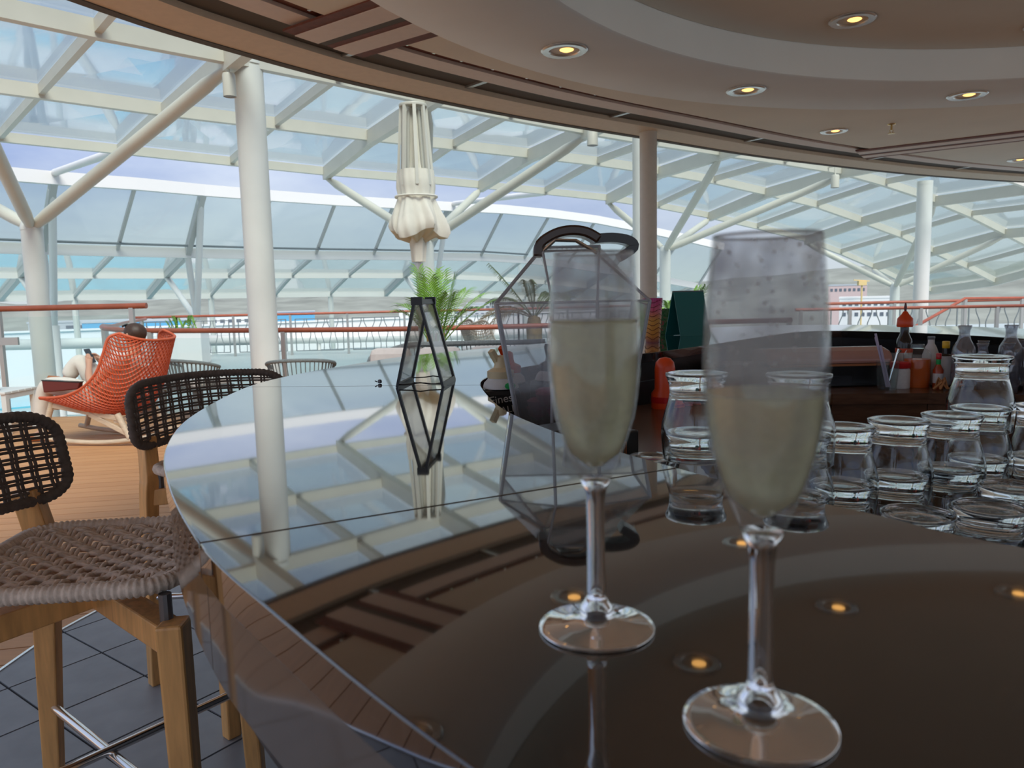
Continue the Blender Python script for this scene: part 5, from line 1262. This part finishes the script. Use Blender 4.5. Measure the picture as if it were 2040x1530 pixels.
# ------------------------------------------------------------------ mixer bottles behind the inner edge
def mixer(x, y, label, yaw, text, cap='cream_plastic', group='mixer bottles behind the counter'):
    t = thing('mixer_bottle', label, 'bottle', (x, y, .92), group)
    c = Vector((x, y, .92)); R = Matrix.Rotation(yaw, 3, 'Z')
    MB().box(c + V(0, 0, .0875), (.085, .085, .175), R).build('body', 'label_black', t, bevel=.012)
    MB().lathe([(.042, .175), (.038, .188), (.03, .196), (.03, .2)], c, 20).build('shoulder', 'label_white', t, smooth=True)
    MB().lathe([(.030, .198), (.031, .202), (.031, .214), (.024, .218), (.016, .222), (.0135, .23), (.012, .246), (.006, .25)], c, 20).build('pour_cap', cap, t, smooth=True)
    MB().bar(c + V(-.005, 0, .232) + R @ V(.0, 0, 0), c + R @ V(-.022, -.012, 0) + V(0, 0, .262), .013, .012).build('spout', cap, t)
    if text:
        fx = Matrix.Translation(c + R @ V(0, -.0436, 0) + V(0, 0, .146)) @ Matrix.Rotation(yaw, 4, 'Z') @ Matrix.Rotation(PI / 2, 4, 'X')
        text_mesh('lettering', 'Finest', .026, fx @ Matrix.Rotation(math.radians(8), 4, 'Z'), 'print_white', t, t.location)
        fx = Matrix.Translation(c + R @ V(.004, -.0436, 0) + V(0, 0, .122)) @ Matrix.Rotation(yaw, 4, 'Z') @ Matrix.Rotation(PI / 2, 4, 'X')
        text_mesh('lettering', 'CALL', .022, fx @ Matrix.Rotation(math.radians(8), 4, 'Z'), 'print_white', t, t.location)
        MB().lathe([(.0001, -.001), (.008, 0), (.0001, .001)], (0, 0, 0), 10).xf(Matrix.Translation(c + R @ V(.016, -.0432, 0) + V(0, 0, .183)) @ Matrix.Rotation(yaw, 4, 'Z') @ Matrix.Rotation(PI / 2, 4, 'X') @ Matrix.Scale(1.6, 4, (1, 0, 0))).build('leaf_mark', 'green_leafmark', t)
mixer(-.026, 1.73, 'dark square mixer bottle with cream pour spout and white script lettering', math.radians(8), True)
mixer(-.008, 1.855, 'dark square mixer bottle with orange pour spout behind the cream-spouted one', math.radians(20), False, 'orange_plastic')
mixer(.10, 1.885, 'dark square mixer bottle with black pour spout behind the blender hood', math.radians(35), True, 'black_plastic')
for i, (x, y, yaw) in enumerate(((.075, 1.33, 38), (.16, 1.285, 30))):
    c = Vector((x, y, .92)); R = Matrix.Rotation(math.radians(yaw), 3, 'Z')
    t = thing('mixer_carton', ('low dark carton with a printed barcode below the front corner of the blender hood', 'low dark carton with a printed barcode beside the tumbler stacks')[i], 'carton', c)
    MB().box(c + V(0, 0, .075), (.09, .07, .15), R).build('box', 'label_black', t, bevel=.003)
    MB().box(c + R @ V(0, -.0353, 0) + V(0, 0, .122), (.035, .0006, .022), R).build('barcode_patch', 'leather_tan', t)
    for q in range(9): MB().box(c + R @ V(-.014 + q * .0035, -.0358, 0) + V(0, 0, .122), (.0012 + .0008 * (q % 2), .0006, .018), R).build('barcode_bar', 'label_black', t)

# ------------------------------------------------------------------ stacked tumblers
def tumbler_mesh():
    mb = MB().lathe([(.0405, .0006), (.0425, 0), (.0435, .001), (.0448, .016), (.0462, .034), (.0452, .048), (.0410, .064), (.0365, .078), (.0348, .088), (.0352, .097), (.0380, .107), (.0402, .111), (.0400, .1145), (.036, .115), (.020, .1135), (.0001, .113)], (0, 0, 0), 44, capb=False, capt=False)
    inn = MB().lathe([(.0001, .0925), (.022, .0920), (.0320, .0895), (.0342, .080), (.0385, .066), (.0430, .048), (.0442, .034), (.0428, .016), (.0418, .002), (.0405, .0006)], (0, 0, 0), 44, capb=False, capt=False)
    mb.add(inn.v, inn.f)
    return mb.build('tumbler', 'tumbler_glass', None, smooth='all', loc=(0, 0, 0))
tp_ = tumbler_mesh(); used = [False]
ORD = ['topmost', 'second from the top', 'third from the top', 'fourth from the top', 'lowest']
def stack(x, y, n_, desc, zs=.7705):
    for i in range(n_):
        if used[0]: o = tp_.copy(); col.objects.link(o)
        else: o = tp_; used[0] = True
        o.location = (x, y, zs + .078 * i); o.rotation_euler = (0, 0, random.uniform(0, 6))
        tag(o, 'upside-down clear tumbler, %s in the %s' % (ORD[n_ - 1 - i], desc), 'tumbler', 'stacked tumblers behind the counter')
stack(.445, 1.0, 4, 'stack just right of the half-full flute')
stack(.540, 1.04, 4, 'stack second from the half-full flute')
stack(.635, 1.075, 4, 'stack next to the tallest stack')
stack(.714, 1.137, 5, 'tallest stack, before the carafes')
stack(.243, .985, 5, 'stack between the two flutes')
stack(.362, .945, 5, 'stack hidden behind the half-full flute')
stack(.470, .855, 3, 'low stack at the counter edge')
stack(.567, .875, 3, 'low stack before the tallest stack')
stack(.205, 1.10, 3, 'low stack behind the brimming flute')
stack(.225, 1.195, 3, 'low stack nearest the blender hood')
stack(.655, .965, 3, 'low stack right of the tallest stack')
stack(.815, 1.14, 4, 'stack right of the tallest stack')

# ------------------------------------------------------------------ far side of the counter
cp = thing('straw_cup', 'tall pink to amber patterned cup on the far counter', 'cup', (.60, 3.19, CT))
MB().lathe([(.030, 0), (.033, .05), (.037, .11), (.0415, .185), (.040, .187), (.036, .11), (.0001, .01)], (.60, 3.19, CT), 28, wob=lambda t, i: 1 + .02 * math.sin(12 * t + i)).build('cup', 'cup_print', cp, smooth=True)
for i in range(9):
    z = .02 + i * .019; r = .031 + (z / .185) * .0105
    MB().tube([(.60 + r * math.cos(a * PI / 10), 3.19 + r * math.sin(a * PI / 10), CT + z + .006 * math.sin(a * 1.2)) for a in range(20)], .0012, 4, closed=True).build('net_band', 'leather_maroon', cp)
tc_ = thing('tent_sign', 'teal folded tent sign standing on the far counter', 'sign', (.86, 3.66, CT))
for sg in (-1, 1):
    c = Vector((.86, 3.66, CT)); ax = V(.93, .36, 0); nr = V(-.36, .93, 0)
    a0 = c + nr * sg * .065 - ax * .085; a1 = c + nr * sg * .065 + ax * .085; t0 = c + nr * sg * .004 - ax * .085 + V(0, 0, .215); t1 = c + nr * sg * .004 + ax * .085 + V(0, 0, .215)
    q = [a0, a1, t1, t0]; th = (t0 - a0).cross(a1 - a0).normalized() * .003
    MB().add(q + [p + th for p in q], [(3, 2, 1, 0), (4, 5, 6, 7), (0, 1, 5, 4), (1, 2, 6, 5), (2, 3, 7, 6), (3, 0, 4, 7)]).build('panel', 'teal_card', tc_)
MB().bar(Vector((.86, 3.66, CT + .214)) - V(.93, .36, 0) * .085, Vector((.86, 3.66, CT + .214)) + V(.93, .36, 0) * .085, .012, .006).build('fold_strip', 'black_plastic', tc_)
tcard = thing('menu_card', 'small card with green tropical print beside the teal tent sign', 'menu card', (.775, 3.78, CT))
MB().box((.775, 3.78, CT + .066), (.085, .004, .130), Matrix.Rotation(.15, 3, 'Z')).build('card', 'tropical_print', tcard)
MB().box((.775, 3.795, CT + .008), (.07, .03, .016), Matrix.Rotation(.15, 3, 'Z')).build('foot', 'black_plastic', tcard)

WT = .9203
ob = thing('orange_scoop', 'bright orange round-topped dispenser on the worktop behind the tumblers', 'dispenser', (.515, 2.52, WT))
MB().lathe([(.045, 0), (.045, .05), (.034, .065), (.034, .135), (.03, .155), (.018, .168), (.0001, .172)], (.515, 2.52, WT), 24).build('body', 'orange_plastic', ob, smooth=True)
MB().lathe([(.0462, .02), (.0465, .03), (.0462, .04)], (.515, 2.52, WT), 24, capb=False, capt=False).build('band', 'red_plastic', ob, smooth=True)
for i, (x, y, r) in enumerate(((.595, 2.60, .3), (.655, 2.66, -.4))):
    t = thing('snack_packet', ('red snack packet with white marks beside the orange dispenser', 'red snack packet leaning behind the other packet')[i], 'packet', (x, y, WT))
    R = Matrix.Rotation(r, 3, 'Z')
    MB().box((x, y, WT + .035), (.055, .028, .07), R).build('pouch', 'red_packet', t, bevel=.008)
    MB().box(Vector((x, y, WT + .068)), (.054, .006, .012), R).build('crimp', 'label_white', t)
MB_l = thing('wood_box', 'plain brown timber box under the far counter', 'box', (.885, 2.94, WT))
MB().box((.885, 2.94, WT + .05), (.16, .12, .10), Matrix.Rotation(.9, 3, 'Z')).build('box', 'bar_wood', MB_l, bevel=.003)
MB().box((.885, 2.94, WT + .104), (.165, .125, .008), Matrix.Rotation(.9, 3, 'Z')).build('lid', 'bar_wood', MB_l)
# garnish tray with translucent pink lid
gt = thing('garnish_tray', 'black garnish tray with a rounded pinkish lid on the worktop', 'tray', (1.27, 3.06, WT))
MB().box((1.27, 3.06, WT + .045), (.52, .2, .09)).build('tray', 'black_plastic', gt, bevel=.006)
lidp = [(-.1, 0), (-.095, .03), (-.07, .05), (-.02, .062), (.04, .06), (.1, .05), (.1, .0)]
mb = MB(); n_ = len(lidp); vs_ = [V(1.27 - .26, 3.06 + y, WT + .091 + z) for y, z in lidp] + [V(1.27 + .24, 3.06 + y, WT + .091 + z) for y, z in lidp]
mb.add(vs_, [tuple(reversed(range(n_))), tuple(range(n_, 2 * n_))] + [(i, (i + 1) % n_, n_ + (i + 1) % n_, n_ + i) for i in range(n_)]).build('lid', 'lid_pink', gt, bevel=.012)
MB().box((1.27, 2.955, WT + .088), (.5, .012, .008)).build('hinge_strip', 'leather_tan', gt)
MB().box((1.25, 2.952, WT + .03), (.18, .006, .03)).build('drawer_front', 'bar_inner', gt)
# mixing glass with straws and spoon
mg = thing('mixing_glass', 'clear mixing glass holding lilac straws and a spoon', 'glass', (1.435, 2.86, WT))
MB().lathe([(.034, 0), (.042, .11), (.0405, .11), (.0325, .006), (.0001, .005)], (1.435, 2.86, WT), 24).build('glass', 'rail_glass', mg, smooth=True)
for i, (dx, dy, h) in enumerate(((-.05, .0, .215), (-.042, .015, .20), (-.035, -.01, .17))):
    MB().tube([(1.435 + .005 * i, 2.86, WT + .01), (1.435 + dx, 2.86 + dy, WT + h)], .0045, 8).build('straw', 'straw_lilac', mg, smooth=True)
MB().tube([(1.44, 2.86, WT + .02), (1.475, 2.87, WT + .135), (1.485, 2.87, WT + .15)], [.003, .004, .010], 8).build('spoon', 'steel_bright', mg, smooth=True)
def bottle(name, label, x, y, prof, m, parts=(), cat='bottle', z=WT, group=None):
    t = thing(name, label, cat, (x, y, z), group)
    MB().lathe(prof, (x, y, z), 28).build('body', m, t, smooth=True)
    for nm, pr, mm in parts: MB().lathe(pr, (x, y, z), 28).build(nm, mm, t, smooth=True)
    return t
bottle('lidded_jar', 'small pale jar with a red lid beside the mixing glass', 1.505, 2.90, [(.034, 0), (.035, .005), (.035, .07), (.030, .078)], 'label_white', [('lid', [(.036, .078), (.037, .08), (.037, .098), (.033, .102)], 'red_plastic')], 'jar')
bottle('juice_jug', 'clear jug two-thirds full of orange red juice', 1.585, 2.93, [(.046, 0), (.047, .003), (.047, .108)], 'juice_orange', [('glass_wall', [(.0475, .0), (.0485, .003), (.0485, .125), (.04, .142), (.026, .15), (.024, .165), (.022, .165), (.024, .15)], 'rail_glass')], 'jug')
bottle('spirit_bottle', 'dark bottle with an orange cap and banded label behind the juice jug', 1.600, 3.06, [(.03, 0), (.031, .01), (.031, .16), (.028, .175), (.017, .20), (.016, .235)], 'dark_bottle', [('label_band', [(.0315, .085), (.0318, .087), (.0318, .125), (.0315, .127)], 'label_white'), ('label_stripe', [(.0322, .125), (.0324, .127), (.0324, .14), (.0322, .142)], 'orange_plastic'), ('lower_stripe', [(.0322, .07), (.0324, .072), (.0324, .084), (.0322, .085)], 'orange_plastic'), ('cap', [(.029, .228), (.031, .235), (.029, .262), (.014, .28), (.008, .29), (.004, .292)], 'orange_plastic'), ('pour_tip', [(.004, .29), (.006, .305), (.003, .325)], 'leather_maroon')])
bottle('hot_sauce_bottle', 'little hot sauce bottle with a red cap', 1.635, 2.87, [(.017, 0), (.018, .004), (.018, .07), (.008, .09), (.007, .105)], 'sauce_red', [('label', [(.0183, .02), (.0185, .022), (.0185, .055), (.0183, .057)], 'label_white'), ('neck_band', [(.0078, .09), (.0085, .094), (.0085, .11), (.008, .112)], 'green_leafmark'), ('cap', [(.009, .111), (.0095, .114), (.0095, .132), (.008, .134)], 'red_plastic')])
bottle('bitters_bottle', 'bitters bottle wrapped in a white label with a yellow cap', 1.682, 2.906, [(.029, 0), (.030, .006), (.030, .10), (.024, .12), (.013, .128), (.0115, .15)], 'dark_bottle', [('label', [(.0303, .008), (.0306, .01), (.0306, .118), (.0303, .12)], 'label_white'), ('cap', [(.0125, .15), (.0135, .153), (.0135, .175), (.012, .177)], 'yellow_cap')])
bottle('tonic_bottle', 'plain pale bottle standing behind the hot sauce', 1.665, 2.98, [(.028, 0), (.03, .01), (.03, .12), (.02, .15), (.012, .165), (.012, .18)], 'label_white', [('cap', [(.013, .18), (.0135, .182), (.0135, .19), (.013, .192)], 'steel_dark')])
tw = thing('twine_garnish', 'tangle of orange peel and twine before the hot sauce bottle', 'garnish', (1.615, 2.81, WT))
for i in range(6):
    a = i * 1.05; MB().tube([(1.615 + .03 * math.cos(a), 2.81 + .02 * math.sin(a), WT + .004), (1.615 + .012 * math.cos(a + 1), 2.81 + .012 * math.sin(a + 1), WT + .03 + .008 * (i % 3)), (1.615 - .025 * math.cos(a), 2.81 - .02 * math.sin(a), WT + .006)], .0045, 6).build('peel', 'twine', tw, smooth=True)
CARP = [(.034, 0), (.040, .004), (.042, .03), (.042, .12), (.036, .148), (.022, .172), (.0185, .188), (.0185, .208), (.0235, .220), (.0245, .224), (.0225, .226), (.0165, .21), (.0165, .188), (.020, .172), (.034, .146), (.0398, .12), (.0398, .03), (.036, .010), (.0001, .009)]
car0 = None
for (x, y, z, lb) in ((1.700, 2.82, WT + .014, 'tall clear carafe on a coaster beside the bitters bottle'), (1.855, 2.79, WT + .014, 'tall clear carafe on a coaster in the corner by the dark panel'), (1.695, 2.70, WT - .0, 0), (1.79, 2.70, WT, 0), (1.783, 2.836, WT, 0), (1.885, 2.66, WT, 0), (1.928, 2.838, WT, 0)):
    sc_ = 1.0 if lb else .80
    if car0 is None:
        car0 = MB().lathe(CARP, (0, 0, 0), 32, capt=False).build('carafe', 'carafe_glass', None, smooth='all', loc=(0, 0, 0)); o = car0
    else: o = car0.copy(); col.objects.link(o)
    o.location = (x, y, z); o.scale = (sc_, sc_, sc_); tag(o, lb or 'clear carafe in the low cluster behind the tallest tumbler stack', 'carafe', 'glass carafes')
    if lb: tag(MB().lathe([(.044, 0), (.045, .002), (.045, .012), (.044, .0138)], (x, y, WT), 28).build('coaster', 'rubber', smooth=True), 'black coaster under the tall carafe ' + ('beside the bitters bottle' if x < 1.8 else 'by the dark panel'), 'coaster', 'coasters')
